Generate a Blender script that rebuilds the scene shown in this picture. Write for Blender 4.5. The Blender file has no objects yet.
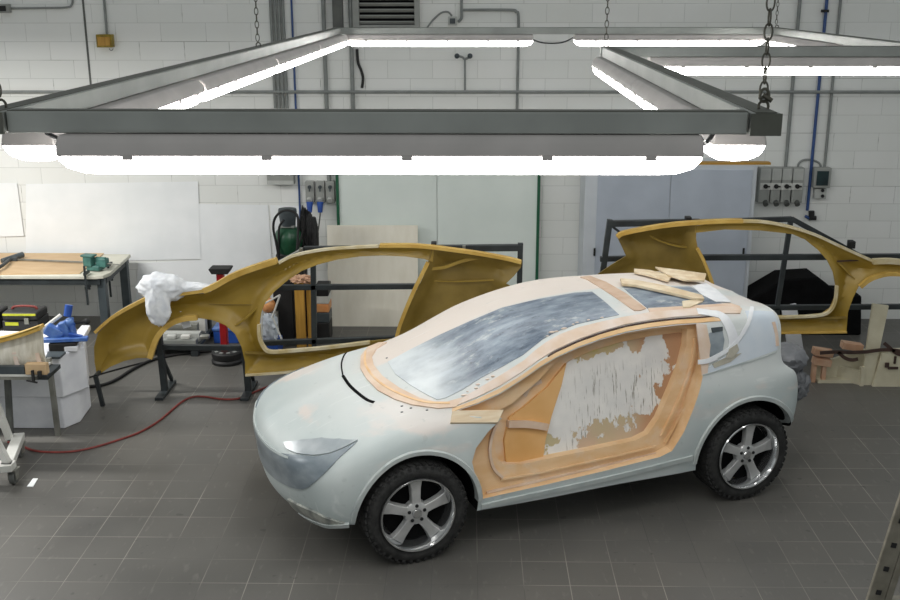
import bpy, bmesh, math, random
from mathutils import Vector, Matrix, noise
from mathutils.bvhtree import BVHTree
from mathutils.geometry import delaunay_2d_cdt
random.seed(7)
SC = bpy.context.scene
COL = SC.collection
V = Vector
PI = math.pi

# ------------------------------------------------------------------ camera
FPX, PITCH, YAW, ROLL, CH = 1063.0, math.radians(16.1), math.radians(0.98), math.radians(-0.08), 3.8
FW = V((-math.sin(YAW) * math.cos(PITCH), math.cos(YAW) * math.cos(PITCH), -math.sin(PITCH)))
_r = V((math.cos(YAW), math.sin(YAW), 0)); _u = _r.cross(FW)
RT = math.cos(ROLL) * _r + math.sin(ROLL) * _u
UP = -math.sin(ROLL) * _r + math.cos(ROLL) * _u
CP = V((0, 0, CH))
cd = bpy.data.cameras.new('camera'); cam = bpy.data.objects.new('camera', cd); COL.objects.link(cam)
cd.sensor_width = 36.0; cd.lens = FPX * 36.0 / 900.0; cd.clip_start = 0.05
cam.matrix_world = Matrix(((RT.x, UP.x, -FW.x, CP.x), (RT.y, UP.y, -FW.y, CP.y), (RT.z, UP.z, -FW.z, CP.z), (0, 0, 0, 1)))
SC.camera = cam

def ray(x, y): return (x - 450) / FPX * RT - (y - 300) / FPX * UP + FW
def atY(x, y, Y):
    d = ray(x, y); return CP + d * (Y / d.y)
def atZ(x, y, z=0.0):
    d = ray(x, y); return CP + d * ((z - CH) / d.z)
def atP(x, y, p0, n):
    d = ray(x, y); return CP + d * ((p0 - CP).dot(n) / d.dot(n))

# ------------------------------------------------------------------ materials
MATS = {}
def lin(c): return tuple((x / 12.92 if x <= 0.04045 else ((x + 0.055) / 1.055) ** 2.4) for x in c)
def rgb(r, g, b): return lin((r / 255, g / 255, b / 255)) + (1,)
def mat(name, c1, c2=None, scale=6.0, rough=0.6, metal=0.0, bump=0.0, bscale=None, lo=0.35, hi=0.65, stretch=None, spec=0.5, detail=4):
    m = bpy.data.materials.new(name); m.use_nodes = True
    nt = m.node_tree; b = nt.nodes['Principled BSDF']
    b.inputs['Roughness'].default_value = rough; b.inputs['Metallic'].default_value = metal
    b.inputs['Specular IOR Level'].default_value = spec
    tc = nt.nodes.new('ShaderNodeTexCoord')
    vec = tc.outputs['Object']
    if stretch:
        mp = nt.nodes.new('ShaderNodeMapping'); mp.inputs['Scale'].default_value = stretch
        nt.links.new(vec, mp.inputs['Vector']); vec = mp.outputs['Vector']
    c2 = c2 or tuple(min(1, x * 0.85) for x in c1[:3]) + (1,)
    n = nt.nodes.new('ShaderNodeTexNoise'); n.inputs['Scale'].default_value = scale; n.inputs['Detail'].default_value = detail
    nt.links.new(vec, n.inputs['Vector'])
    r = nt.nodes.new('ShaderNodeValToRGB')
    r.color_ramp.elements[0].position = lo; r.color_ramp.elements[1].position = hi
    r.color_ramp.elements[0].color = c1; r.color_ramp.elements[1].color = c2
    nt.links.new(n.outputs['Fac'], r.inputs['Fac'])
    nt.links.new(r.outputs['Color'], b.inputs['Base Color'])
    if bump:
        n2 = nt.nodes.new('ShaderNodeTexNoise'); n2.inputs['Scale'].default_value = bscale or scale * 4
        nt.links.new(vec, n2.inputs['Vector'])
        bp = nt.nodes.new('ShaderNodeBump'); bp.inputs['Strength'].default_value = bump; bp.inputs['Distance'].default_value = 0.01
        nt.links.new(n2.outputs['Fac'], bp.inputs['Height']); nt.links.new(bp.outputs['Normal'], b.inputs['Normal'])
    MATS[name] = m
    return m
def mixnode(nt, fac, a, b):
    mx = nt.nodes.new('ShaderNodeMix'); mx.data_type = 'RGBA'
    if hasattr(fac, 'links'): nt.links.new(fac, mx.inputs[0])
    else: mx.inputs[0].default_value = fac
    for s, i in ((a, 6), (b, 7)):
        if hasattr(s, 'links'): nt.links.new(s, mx.inputs[i])
        else: mx.inputs[i].default_value = s
    return mx.outputs[2]
def noise_ramp(nt, vec, scale, lo, hi, detail=4, rough=0.5):
    n = nt.nodes.new('ShaderNodeTexNoise'); n.inputs['Scale'].default_value = scale; n.inputs['Detail'].default_value = detail
    n.inputs['Roughness'].default_value = rough
    nt.links.new(vec, n.inputs['Vector'])
    mr = nt.nodes.new('ShaderNodeMapRange'); mr.inputs[1].default_value = lo; mr.inputs[2].default_value = hi
    nt.links.new(n.outputs['Fac'], mr.inputs[0]); return mr.outputs[0]
def mapped(nt, vec, scale=(1, 1, 1), loc=(0, 0, 0), rot=(0, 0, 0)):
    mp = nt.nodes.new('ShaderNodeMapping'); mp.inputs['Scale'].default_value = scale
    mp.inputs['Location'].default_value = loc; mp.inputs['Rotation'].default_value = rot
    nt.links.new(vec, mp.inputs['Vector']); return mp.outputs['Vector']
def ramp_axis(nt, vec, axis, lo, hi):
    s = nt.nodes.new('ShaderNodeSeparateXYZ'); nt.links.new(vec, s.inputs[0])
    mr = nt.nodes.new('ShaderNodeMapRange'); mr.inputs[1].default_value = lo; mr.inputs[2].default_value = hi
    mr.interpolation_type = 'SMOOTHSTEP'
    nt.links.new(s.outputs[axis], mr.inputs[0]); return mr.outputs[0]
def math_node(nt, op, a, b):
    m = nt.nodes.new('ShaderNodeMath'); m.operation = op
    for s, i in ((a, 0), (b, 1)):
        if hasattr(s, 'links'): nt.links.new(s, m.inputs[i])
        else: m.inputs[i].default_value = s
    return m.outputs[0]
def base(name, rough=0.6, metal=0.0, spec=0.5):
    m = bpy.data.materials.new(name); m.use_nodes = True; nt = m.node_tree
    b = nt.nodes['Principled BSDF']; b.inputs['Roughness'].default_value = rough; b.inputs['Metallic'].default_value = metal
    b.inputs['Specular IOR Level'].default_value = spec
    tc = nt.nodes.new('ShaderNodeTexCoord'); MATS[name] = m
    return m, nt, b, tc.outputs['Object']

# floor tiles
m, nt, b, vec = base('floor_tile', 0.42, spec=0.4)
TX, TY = 0.309, 0.309
bv = mapped(nt, vec, (1, 1, 1), (0.235 + 0.309 * 40, -6.30 + 0.309 * 40, 0))
br = nt.nodes.new('ShaderNodeTexBrick'); br.offset = 0.0; br.squash = 1.0
br.inputs['Scale'].default_value = 1.0; br.inputs['Mortar Size'].default_value = 0.0032; br.inputs['Mortar Smooth'].default_value = 0.3
br.inputs['Brick Width'].default_value = TX; br.inputs['Row Height'].default_value = TY; br.inputs['Bias'].default_value = 0.0
br.inputs['Color1'].default_value = rgb(98, 96, 92); br.inputs['Color2'].default_value = rgb(91, 90, 87)
br.inputs['Mortar'].default_value = rgb(133, 130, 124)
nt.links.new(bv, br.inputs['Vector'])
d1 = noise_ramp(nt, vec, 1.3, 0.3, 0.7, 6)
c = mixnode(nt, d1, rgb(80, 79, 76), rgb(104, 102, 97))
c2 = mixnode(nt, 0.5, br.outputs['Color'], c)
d2 = noise_ramp(nt, mapped(nt, vec, (3, 1, 1)), 7, 0.6, 0.75, 6)
c3 = mixnode(nt, math_node(nt, 'MULTIPLY', d2, 0.25), c2, rgb(140, 138, 132))
dj = noise_ramp(nt, vec, 0.9, 0.42, 0.6, 3)
fm = math_node(nt, 'MULTIPLY', br.outputs['Fac'], 0.75)
c4 = mixnode(nt, fm, c3, mixnode(nt, dj, rgb(66, 66, 64), rgb(150, 146, 138)))
sp = noise_ramp(nt, vec, 9, 0.70, 0.74, 2)
c5 = mixnode(nt, math_node(nt, 'MULTIPLY', sp, 0.5), c4, rgb(60, 60, 58))
nt.links.new(c5, b.inputs['Base Color'])
rr = nt.nodes.new('ShaderNodeMapRange'); rr.inputs[3].default_value = 0.34; rr.inputs[4].default_value = 0.55
nt.links.new(d1, rr.inputs[0]); nt.links.new(rr.outputs[0], b.inputs['Roughness'])
bp = nt.nodes.new('ShaderNodeBump'); bp.invert = True; bp.inputs['Strength'].default_value = 0.3; bp.inputs['Distance'].default_value = 0.003
nt.links.new(br.outputs['Fac'], bp.inputs['Height']); nt.links.new(bp.outputs['Normal'], b.inputs['Normal'])

# painted block wall (object coords: wall lies in x/z)
m, nt, b, vec = base('wall_block', 0.55, spec=0.3)
wv = nt.nodes.new('ShaderNodeSeparateXYZ'); nt.links.new(vec, wv.inputs[0])
cb = nt.nodes.new('ShaderNodeCombineXYZ'); nt.links.new(wv.outputs[0], cb.inputs[0]); nt.links.new(wv.outputs[2], cb.inputs[1])
br = nt.nodes.new('ShaderNodeTexBrick'); br.offset = 0.5
br.inputs['Scale'].default_value = 1.0; br.inputs['Mortar Size'].default_value = 0.0035; br.inputs['Mortar Smooth'].default_value = 0.2
br.inputs['Brick Width'].default_value = 0.515; br.inputs['Row Height'].default_value = 0.2065
br.inputs['Color1'].default_value = rgb(238, 239, 237); br.inputs['Color2'].default_value = rgb(232, 234, 231); br.inputs['Mortar'].default_value = rgb(206, 208, 205)
nt.links.new(mapped(nt, cb.outputs[0], (1, 1, 1), (20 * 0.515 + 0.15, 0.2065 * 20 + 0.03, 0)), br.inputs['Vector'])
d1 = noise_ramp(nt, vec, 1.2, 0.35, 0.7, 5)
c = mixnode(nt, math_node(nt, 'MULTIPLY', d1, 0.35), br.outputs['Color'], rgb(222, 222, 216))
gr = noise_ramp(nt, mapped(nt, vec, (0.6, 1, 6)), 1.0, 0.58, 0.7, 5)
c = mixnode(nt, math_node(nt, 'MULTIPLY', math_node(nt, 'MULTIPLY', br.outputs['Fac'], gr), 0.7), c, rgb(110, 110, 100))
nt.links.new(c, b.inputs['Base Color'])
bp = nt.nodes.new('ShaderNodeBump'); bp.invert = True; bp.inputs['Strength'].default_value = 0.35; bp.inputs['Distance'].default_value = 0.004
nt.links.new(br.outputs['Fac'], bp.inputs['Height']); nt.links.new(bp.outputs['Normal'], b.inputs['Normal'])

# car paint: pale primer with filler patches
m, nt, b, vec = base('primer', 0.42, spec=0.4)
a = noise_ramp(nt, vec, 1.7, 0.38, 0.62, 3)
c = mixnode(nt, a, rgb(181, 191, 191), rgb(196, 203, 202))
# pinkish filler sanded into patches, mostly on upper surfaces
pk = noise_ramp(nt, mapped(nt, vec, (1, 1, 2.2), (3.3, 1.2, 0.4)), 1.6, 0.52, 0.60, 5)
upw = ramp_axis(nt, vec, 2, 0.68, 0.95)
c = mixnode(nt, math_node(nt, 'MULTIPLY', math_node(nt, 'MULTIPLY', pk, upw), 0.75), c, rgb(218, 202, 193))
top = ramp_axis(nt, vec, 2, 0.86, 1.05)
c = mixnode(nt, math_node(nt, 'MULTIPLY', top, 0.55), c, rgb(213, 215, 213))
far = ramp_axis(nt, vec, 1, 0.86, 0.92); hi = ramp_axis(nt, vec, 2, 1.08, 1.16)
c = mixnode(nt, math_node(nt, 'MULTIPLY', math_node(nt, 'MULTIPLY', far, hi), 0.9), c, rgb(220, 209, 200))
st = noise_ramp(nt, mapped(nt, vec, (1, 1, 1)), 14, 0.66, 0.72, 4)
c = mixnode(nt, math_node(nt, 'MULTIPLY', st, 0.25), c, rgb(150, 160, 160))
ln = noise_ramp(nt, mapped(nt, vec, (1.4, 14, 3), (0, 0, 0), (0, 0, 0.3)), 2.2, 0.62, 0.72, 6)
c = mixnode(nt, math_node(nt, 'MULTIPLY', ln, 0.3), c, rgb(236, 238, 236))
nt.links.new(c, b.inputs['Base Color'])
nt.links.new(mixnode(nt, a, (0.36,) * 3 + (1,), (0.55,) * 3 + (1,)), b.inputs['Roughness'])

# streaky grey-blue film standing for glass
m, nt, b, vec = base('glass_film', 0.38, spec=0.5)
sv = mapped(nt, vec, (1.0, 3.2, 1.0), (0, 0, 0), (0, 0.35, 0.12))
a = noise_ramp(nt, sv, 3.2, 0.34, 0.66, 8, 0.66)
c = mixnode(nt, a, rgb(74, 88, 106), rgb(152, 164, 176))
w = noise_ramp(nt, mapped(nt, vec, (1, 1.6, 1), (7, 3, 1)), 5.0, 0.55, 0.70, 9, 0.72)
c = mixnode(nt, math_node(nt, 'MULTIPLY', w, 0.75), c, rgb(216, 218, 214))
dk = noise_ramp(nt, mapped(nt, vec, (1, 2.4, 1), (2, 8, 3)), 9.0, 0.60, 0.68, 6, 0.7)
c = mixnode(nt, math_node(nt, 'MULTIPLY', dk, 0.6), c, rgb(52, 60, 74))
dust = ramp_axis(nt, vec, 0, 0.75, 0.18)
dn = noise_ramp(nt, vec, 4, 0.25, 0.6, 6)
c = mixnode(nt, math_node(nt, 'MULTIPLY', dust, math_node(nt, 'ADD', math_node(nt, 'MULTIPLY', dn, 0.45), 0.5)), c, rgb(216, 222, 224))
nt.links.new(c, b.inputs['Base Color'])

# orange modelling foam
m, nt, b, vec = base('foam_orange', 0.75, spec=0.2)
a = noise_ramp(nt, mapped(nt, vec, (1.2, 3, 3)), 2.6, 0.3, 0.7, 6)
c = mixnode(nt, a, rgb(220, 180, 132), rgb(234, 204, 166))
k = noise_ramp(nt, vec, 5, 0.56, 0.68, 6)
c = mixnode(nt, math_node(nt, 'MULTIPLY', k, 0.55), c, rgb(226, 206, 184))
nt.links.new(c, b.inputs['Base Color'])
m, nt, b, vec = base('foam_amber', 0.7, spec=0.2)
a = noise_ramp(nt, vec, 3, 0.3, 0.7, 5)
nt.links.new(mixnode(nt, a, rgb(216, 164, 100), rgb(230, 184, 126)), b.inputs['Base Color'])
mat('filler_pink', rgb(210, 180, 154), rgb(222, 202, 184), 5, 0.65)
mat('filler_pale', rgb(214, 190, 168), rgb(222, 208, 198), 6, 0.6)
mat('roof_strip', rgb(190, 160, 136), rgb(204, 178, 156), 8, 0.6)
mat('upper_panel', rgb(196, 206, 216), rgb(206, 213, 220), 5, 0.45)
mat('batten', rgb(222, 206, 180), rgb(212, 190, 158), 12, 0.65, stretch=(0.3, 4, 4))

# peeling paint on green-yellow inner panel
m, nt, b, vec = base('peeling_paint', 0.75, spec=0.2)
g = noise_ramp(nt, mapped(nt, vec, (1, 1, 1)), 2.4, 0.35, 0.65, 4)
under = mixnode(nt, g, rgb(196, 186, 146), rgb(206, 180, 156))
yel = math_node(nt, 'MULTIPLY', ramp_axis(nt, vec, 2, 1.10, 1.24), noise_ramp(nt, vec, 3, 0.4, 0.6, 4))
brn = math_node(nt, 'MAXIMUM', ramp_axis(nt, vec, 0, 1.75, 2.0), ramp_axis(nt, vec, 2, 1.36, 1.44))
under = mixnode(nt, math_node(nt, 'MULTIPLY', yel, ramp_axis(nt, vec, 0, 2.0, 1.7)), under, rgb(200, 194, 104))
under = mixnode(nt, brn, under, rgb(188, 146, 112))
p = noise_ramp(nt, mapped(nt, vec, (1.5, 1, 1)), 2.6, 0.455, 0.475, 8, 0.62)
bot = ramp_axis(nt, vec, 2, 0.66, 0.90)
inn = math_node(nt, 'MULTIPLY', ramp_axis(nt, vec, 2, 1.31, 1.15), ramp_axis(nt, vec, 0, 2.12, 1.95))
pn = noise_ramp(nt, mapped(nt, vec, (1.5, 1, 1)), 2.6, 0.0, 1.0, 8, 0.62)
thr = math_node(nt, 'ADD', pn, math_node(nt, 'MULTIPLY', math_node(nt, 'ADD', bot, inn), 0.18))
mask = nt.nodes.new('ShaderNodeMapRange'); mask.inputs[1].default_value = 0.735; mask.inputs[2].default_value = 0.75
nt.links.new(thr, mask.inputs[0])
crk = noise_ramp(nt, mapped(nt, vec, (46, 1, 4.0)), 1.5, 0.57, 0.63, 6, 0.65)
cz = noise_ramp(nt, vec, 2.3, 0.42, 0.56, 2)
white = mixnode(nt, noise_ramp(nt, vec, 6, 0.3, 0.7, 5), rgb(222, 221, 219), rgb(240, 238, 234))
white = mixnode(nt, math_node(nt, 'MULTIPLY', math_node(nt, 'MULTIPLY', crk, cz), math_node(nt, 'MULTIPLY', ramp_axis(nt, vec, 2, 1.22, 1.05), 0.75)), white, rgb(112, 104, 84))
nt.links.new(mixnode(nt, mask.outputs[0], under, white), b.inputs['Base Color'])
bp = nt.nodes.new('ShaderNodeBump'); bp.inputs['Strength'].default_value = 0.5; bp.inputs['Distance'].default_value = 0.006
nt.links.new(mask.outputs[0], bp.inputs['Height']); nt.links.new(bp.outputs['Normal'], b.inputs['Normal'])

mat('film_grey', rgb(112, 123, 131), rgb(146, 155, 161), 5, 0.3, 0.12, stretch=(1, 1, 2))
mat('film_light', rgb(158, 166, 171), rgb(184, 190, 193), 7, 0.28, 0.1)
mat('film_worn', rgb(120, 124, 122), rgb(190, 192, 184), 12, 0.35, 0.3)
mat('lip_grey', rgb(176, 184, 184), rgb(192, 198, 196), 6, 0.45)
mat('tyre', rgb(26, 26, 26), rgb(44, 44, 43), 18, 0.75, bump=0.5, bscale=50)
mat('alloy', rgb(206, 206, 205), rgb(184, 185, 185), 9, 0.32, 0.45)
mat('alloy_bright', rgb(224, 225, 226), rgb(196, 198, 200), 14, 0.16, 0.95)
mat('dark_metal', rgb(36, 37, 38), rgb(52, 53, 54), 10, 0.5, 0.4)
mat('black', rgb(18, 18, 19), rgb(28, 28, 29), 8, 0.6)
mat('black_matte', rgb(14, 14, 15), rgb(20, 20, 21), 8, 0.95, spec=0.1)
mat('alu', rgb(164, 167, 163), rgb(150, 153, 149), 5, 0.42, 0.4)
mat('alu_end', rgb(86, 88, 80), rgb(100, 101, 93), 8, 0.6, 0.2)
mat('housing', rgb(196, 190, 187), rgb(184, 179, 176), 6, 0.5)
mat('chain', rgb(110, 108, 98), rgb(80, 78, 70), 20, 0.45, 0.8)
mat('conduit', rgb(138, 142, 140), rgb(124, 128, 126), 7, 0.5)
mat('conduit_dark', rgb(96, 98, 94), rgb(80, 82, 80), 7, 0.55)
mat('blue_pipe', rgb(52, 84, 140), rgb(40, 68, 120), 8, 0.4)
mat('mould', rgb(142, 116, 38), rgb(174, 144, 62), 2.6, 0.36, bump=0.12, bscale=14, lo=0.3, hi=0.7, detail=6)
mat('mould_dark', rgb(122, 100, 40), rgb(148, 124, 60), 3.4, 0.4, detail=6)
mat('mould_edge', rgb(206, 172, 92), rgb(186, 148, 66), 6, 0.5)
mat('mould_pale', rgb(214, 204, 176), rgb(190, 170, 120), 6, 0.55)
mat('steel_dark', rgb(58, 64, 66), rgb(46, 50, 52), 6, 0.5, 0.3)
mat('paper', rgb(242, 244, 245), rgb(235, 238, 239), 3, 0.7, bump=0.15, bscale=5)
mat('panel_white', rgb(228, 236, 231), rgb(221, 230, 225), 2, 0.35)
mat('panel_green', rgb(30, 96, 66), rgb(24, 84, 58), 6, 0.45)
mat('plywood', rgb(236, 231, 217), rgb(228, 222, 206), 3, 0.65, stretch=(3, 1, 1))
mat('cabinet', rgb(184, 192, 204), rgb(174, 182, 194), 2.5, 0.4)
mat('cabinet_light', rgb(204, 209, 215), rgb(194, 200, 206), 3, 0.4)
mat('plastic_grey', rgb(158, 160, 156), rgb(146, 148, 144), 6, 0.5)
mat('plastic_light', rgb(190, 192, 188), rgb(178, 180, 176), 6, 0.5)
mat('blue_plastic', rgb(40, 84, 168), rgb(32, 70, 146), 7, 0.4)
mat('blue_paint', rgb(56, 96, 170), rgb(90, 126, 184), 12, 0.4)
mat('yellow', rgb(160, 138, 34), rgb(124, 104, 26), 16, 0.5)
mat('lime', rgb(204, 206, 40), rgb(180, 184, 30), 9, 0.45)
mat('red', rgb(166, 22, 28), rgb(140, 18, 24), 8, 0.4)
mat('orange', rgb(222, 160, 104), rgb(206, 136, 80), 8, 0.5)
mat('hose_red', rgb(132, 54, 48), rgb(112, 44, 40), 8, 0.5)
mat('green_paint', rgb(32, 84, 56), rgb(24, 66, 46), 6, 0.3)
mat('teal', rgb(74, 122, 114), rgb(56, 98, 92), 12, 0.45)
mat('slate', rgb(72, 80, 84), rgb(58, 66, 70), 8, 0.45)
mat('white_foam', rgb(224, 226, 230), rgb(210, 212, 218), 5, 0.8, bump=0.2, bscale=12)
mat('cloth', rgb(232, 234, 236), rgb(212, 216, 222), 9, 0.8, bump=0.5, bscale=26)
mat('bench_top', rgb(214, 212, 198), rgb(196, 194, 180), 4, 0.55)
mat('wood', rgb(202, 174, 136), rgb(192, 162, 124), 4, 0.6, stretch=(0.8, 2, 2))
mat('wood_yellow', rgb(190, 146, 62), rgb(170, 126, 48), 6, 0.55, stretch=(6, 6, 0.5))
mat('wood_pink', rgb(212, 176, 148), rgb(196, 152, 122), 8, 0.6)
mat('mdf', rgb(212, 206, 182), rgb(198, 190, 164), 5, 0.65)
mat('strap', rgb(74, 54, 46), rgb(58, 42, 36), 9, 0.7)
mat('wood_offcut', rgb(226, 212, 186), rgb(206, 184, 150), 9, 0.65)
mat('steel', rgb(150, 150, 144), rgb(128, 128, 120), 8, 0.4, 0.5)
mat('shell', rgb(196, 190, 172), rgb(226, 222, 210), 7, 0.6, stretch=(3, 3, 0.5))
mat('white_paint', rgb(214, 214, 210), rgb(196, 196, 190), 6, 0.5)
mat('plastic_bag', rgb(206, 212, 220), rgb(180, 190, 202), 6, 0.35)
mat('grey_bag', rgb(128, 130, 134), rgb(98, 100, 104), 6, 0.5)
mat('tape', rgb(232, 234, 236), rgb(220, 222, 226), 12, 0.6)
mat('putty', rgb(178, 174, 160), rgb(160, 154, 140), 12, 0.7)
mat('ladder_metal', rgb(138, 134, 122), rgb(118, 114, 102), 14, 0.5, 0.3)
mat('dial', rgb(40, 60, 62), rgb(30, 44, 46), 6, 0.2)
mat('cream', rgb(220, 206, 150), rgb(206, 190, 132), 6, 0.6)
m, nt, b, vec = base('lamp', 0.4)
b.inputs['Base Color'].default_value = (0.9, 0.9, 0.9, 1)
b.inputs['Emission Color'].default_value = (1.0, 0.985, 0.95, 1); b.inputs['Emission Strength'].default_value = 19.5
LAMP_STRENGTH = 15.0

# ------------------------------------------------------------------ mesh helpers
def bx(bm, c, s, rot=None):
    """box centred at c with size s; rot = 3x3 Matrix"""
    M = (rot or Matrix.Identity(3)).to_4x4(); M.translation = V(c)
    r = bmesh.ops.create_cube(bm, size=1.0, matrix=M @ Matrix.Diagonal((s[0], s[1], s[2], 1)))
    return r['verts']
def b2(bm, lo, hi): return bx(bm, [(a + b) / 2 for a, b in zip(lo, hi)], [abs(b - a) for a, b in zip(lo, hi)])
def frame_from(d, up=V((0, 0, 1))):
    d = d.normalized()
    if abs(d.dot(up)) > 0.98: up = V((0, 1, 0))
    s = d.cross(up).normalized(); t = s.cross(d).normalized()
    return Matrix((s, d, t)).transposed()
def bar(bm, p0, p1, w, h, up=V((0, 0, 1))):
    p0, p1 = V(p0), V(p1); d = p1 - p0
    return bx(bm, (p0 + p1) / 2, (w, d.length, h), frame_from(d, up))
def cyl(bm, p0, p1, r, r2=None, n=14):
    p0, p1 = V(p0), V(p1); d = p1 - p0
    M = d.to_track_quat('Z', 'Y').to_matrix().to_4x4(); M.translation = (p0 + p1) / 2
    return bmesh.ops.create_cone(bm, cap_ends=True, segments=n, radius1=r, radius2=r if r2 is None else r2, depth=d.length, matrix=M)['verts']
def sph(bm, c, r, s=(1, 1, 1), n=14):
    M = Matrix.Translation(V(c)) @ Matrix.Diagonal((s[0], s[1], s[2], 1))
    return bmesh.ops.create_uvsphere(bm, u_segments=n, v_segments=max(6, n // 2 + 2), radius=r, matrix=M)['verts']
def smooth_path(pts, k=6):
    pts = [V(p) for p in pts]; out = []
    for i in range(len(pts) - 1):
        a = pts[max(i - 1, 0)]; b_ = pts[i]; c_ = pts[i + 1]; d = pts[min(i + 2, len(pts) - 1)]
        for j in range(k):
            t = j / k
            out.append(0.5 * (2 * b_ + (c_ - a) * t + (2 * a - 5 * b_ + 4 * c_ - d) * t * t + (3 * b_ - a - 3 * c_ + d) * t ** 3))
    out.append(pts[-1]); return out
def tube(bm, pts, r, n=8, closed=False):
    pts = [V(p) for p in pts]; rings = []; L = len(pts); prev = None
    for i, p in enumerate(pts):
        d = (pts[(i + 1) % L] - pts[i - 1]) if closed else (pts[min(i + 1, L - 1)] - pts[max(i - 1, 0)])
        d = d.normalized() if d.length > 1e-9 else V((0, 0, 1))
        if prev is None:
            s = d.orthogonal().normalized()
        else:
            s = prev - d * prev.dot(d); s = s.normalized() if s.length > 1e-6 else d.orthogonal().normalized()
        prev = s; t = d.cross(s)
        rr_ = r[i] if isinstance(r, (list, tuple)) else r
        rings.append([bm.verts.new(p + (s * math.cos(2 * PI * k / n) + t * math.sin(2 * PI * k / n)) * rr_) for k in range(n)])
    for i in range(L if closed else L - 1):
        a, b_ = rings[i], rings[(i + 1) % L]
        for k in range(n):
            try: bm.faces.new((a[k], a[(k + 1) % n], b_[(k + 1) % n], b_[k]))
            except ValueError: pass
    if not closed:
        bm.faces.new(rings[0][::-1]); bm.faces.new(rings[-1])
def ribbon(bm, pts, w, h, up=V((0, 0, 1)), closed=False):
    """rectangular section swept along pts; w across, h along up"""
    pts = [V(p) for p in pts]; L = len(pts); rings = []
    for i, p in enumerate(pts):
        d = (pts[(i + 1) % L] - pts[i - 1]) if closed else (pts[min(i + 1, L - 1)] - pts[max(i - 1, 0)])
        d = d.normalized(); u = up[i] if isinstance(up, list) else up
        s = d.cross(u).normalized(); t = s.cross(d).normalized()
        rings.append([bm.verts.new(p + s * a * w / 2 + t * c_ * h / 2) for a, c_ in ((-1, -1), (1, -1), (1, 1), (-1, 1))])
    for i in range(L if closed else L - 1):
        a, b_ = rings[i], rings[(i + 1) % L]
        for k in range(4): bm.faces.new((a[k], a[(k + 1) % 4], b_[(k + 1) % 4], b_[k]))
    if not closed:
        bm.faces.new(rings[0][::-1]); bm.faces.new(rings[-1])
def lathe(bm, prof, c, axis=V((0, 0, 1)), n=32, close=True):
    """prof = [(r, h)], axis through c"""
    axis = V(axis).normalized(); s = axis.orthogonal().normalized(); t = axis.cross(s); c = V(c)
    rings = [[bm.verts.new(c + axis * h + (s * math.cos(2 * PI * k / n) + t * math.sin(2 * PI * k / n)) * r) for k in range(n)] for r, h in prof]
    m_ = len(prof)
    for i in range(m_ - 1 if not close else m_):
        a, b_ = rings[i], rings[(i + 1) % m_]
        for k in range(n): bm.faces.new((a[k], a[(k + 1) % n], b_[(k + 1) % n], b_[k]))
    if not close:
        bm.faces.new(rings[0][::-1]); bm.faces.new(rings[-1])
def prism(bm, poly, off):
    """closed solid from planar 3D polygon extruded by off"""
    off = V(off); a = [bm.verts.new(V(p)) for p in poly]; b_ = [bm.verts.new(V(p) + off) for p in poly]
    bm.faces.new(a); bm.faces.new(b_[::-1]); n = len(a)
    for i in range(n): bm.faces.new((a[(i + 1) % n], a[i], b_[i], b_[(i + 1) % n]))
def obj(name, bm, material, parent=None, smooth=False, bevel=0.0, seg=2, angle=40):
    bmesh.ops.recalc_face_normals(bm, faces=bm.faces[:])
    me = bpy.data.meshes.new(name); bm.to_mesh(me); bm.free()
    o = bpy.data.objects.new(name, me); COL.objects.link(o)
    ms = material if isinstance(material, (list, tuple)) else [material]
    for m_ in ms: me.materials.append(MATS[m_] if isinstance(m_, str) else m_)
    if parent is not None: o.parent = parent
    if bevel:
        md = o.modifiers.new('bevel', 'BEVEL'); md.width = bevel; md.segments = seg; md.limit_method = 'ANGLE'; md.angle_limit = math.radians(angle)
    if smooth or bevel:
        for p in me.polygons: p.use_smooth = True
        try: me.set_sharp_from_angle(angle=math.radians(35))
        except Exception: pass
    return o
def NB(): return bmesh.new()
def tag(o, label, cat, group=None, kind=None):
    if label: o['label'] = label
    if cat: o['category'] = cat
    if group: o['group'] = group
    if kind: o['kind'] = kind
    return o
def thing(name, label, cat, loc=(0, 0, 0), rz=0.0, group=None):
    o = bpy.data.objects.new(name, None); COL.objects.link(o); o.location = loc; o.rotation_euler = (0, 0, rz)
    o.empty_display_size = 0.1
    return tag(o, label, cat, group)
def rebase(bm, root):
    """move world-space geometry into root's local frame"""
    M = Matrix.Translation(root.location) @ root.rotation_euler.to_matrix().to_4x4()
    bmesh.ops.transform(bm, matrix=M.inverted(), verts=bm.verts[:]); return bm
def wobj(name, bm, material, root, **k): return obj(name, rebase(bm, root), material, root, **k)
def dup(root, loc=None, label=None, group=None, rz=None):
    r = root.copy(); COL.objects.link(r)
    if loc is not None: r.location = loc
    if rz is not None: r.rotation_euler = (0, 0, rz)
    if label: r['label'] = label
    if group: r['group'] = group
    for ch in list(root.children):
        c_ = ch.copy(); COL.objects.link(c_); c_.parent = r
        for g_ in list(ch.children):
            d_ = g_.copy(); COL.objects.link(d_); d_.parent = c_
    return r
def struct(name, bm, m_): 
    o = obj(name, bm, m_); o['kind'] = 'structure'; return o
def single(name, bm, material, label, cat, group=None, **k):
    """a thing that is one mesh, origin moved to its base centre"""
    xs = [v.co.x for v in bm.verts]; ys = [v.co.y for v in bm.verts]; zs = [v.co.z for v in bm.verts]
    c_ = V(((min(xs) + max(xs)) / 2, (min(ys) + max(ys)) / 2, min(zs)))
    bmesh.ops.translate(bm, vec=-c_, verts=bm.verts[:])
    o = obj(name, bm, material, **k); o.location = c_
    return tag(o, label, cat, group)
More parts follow.
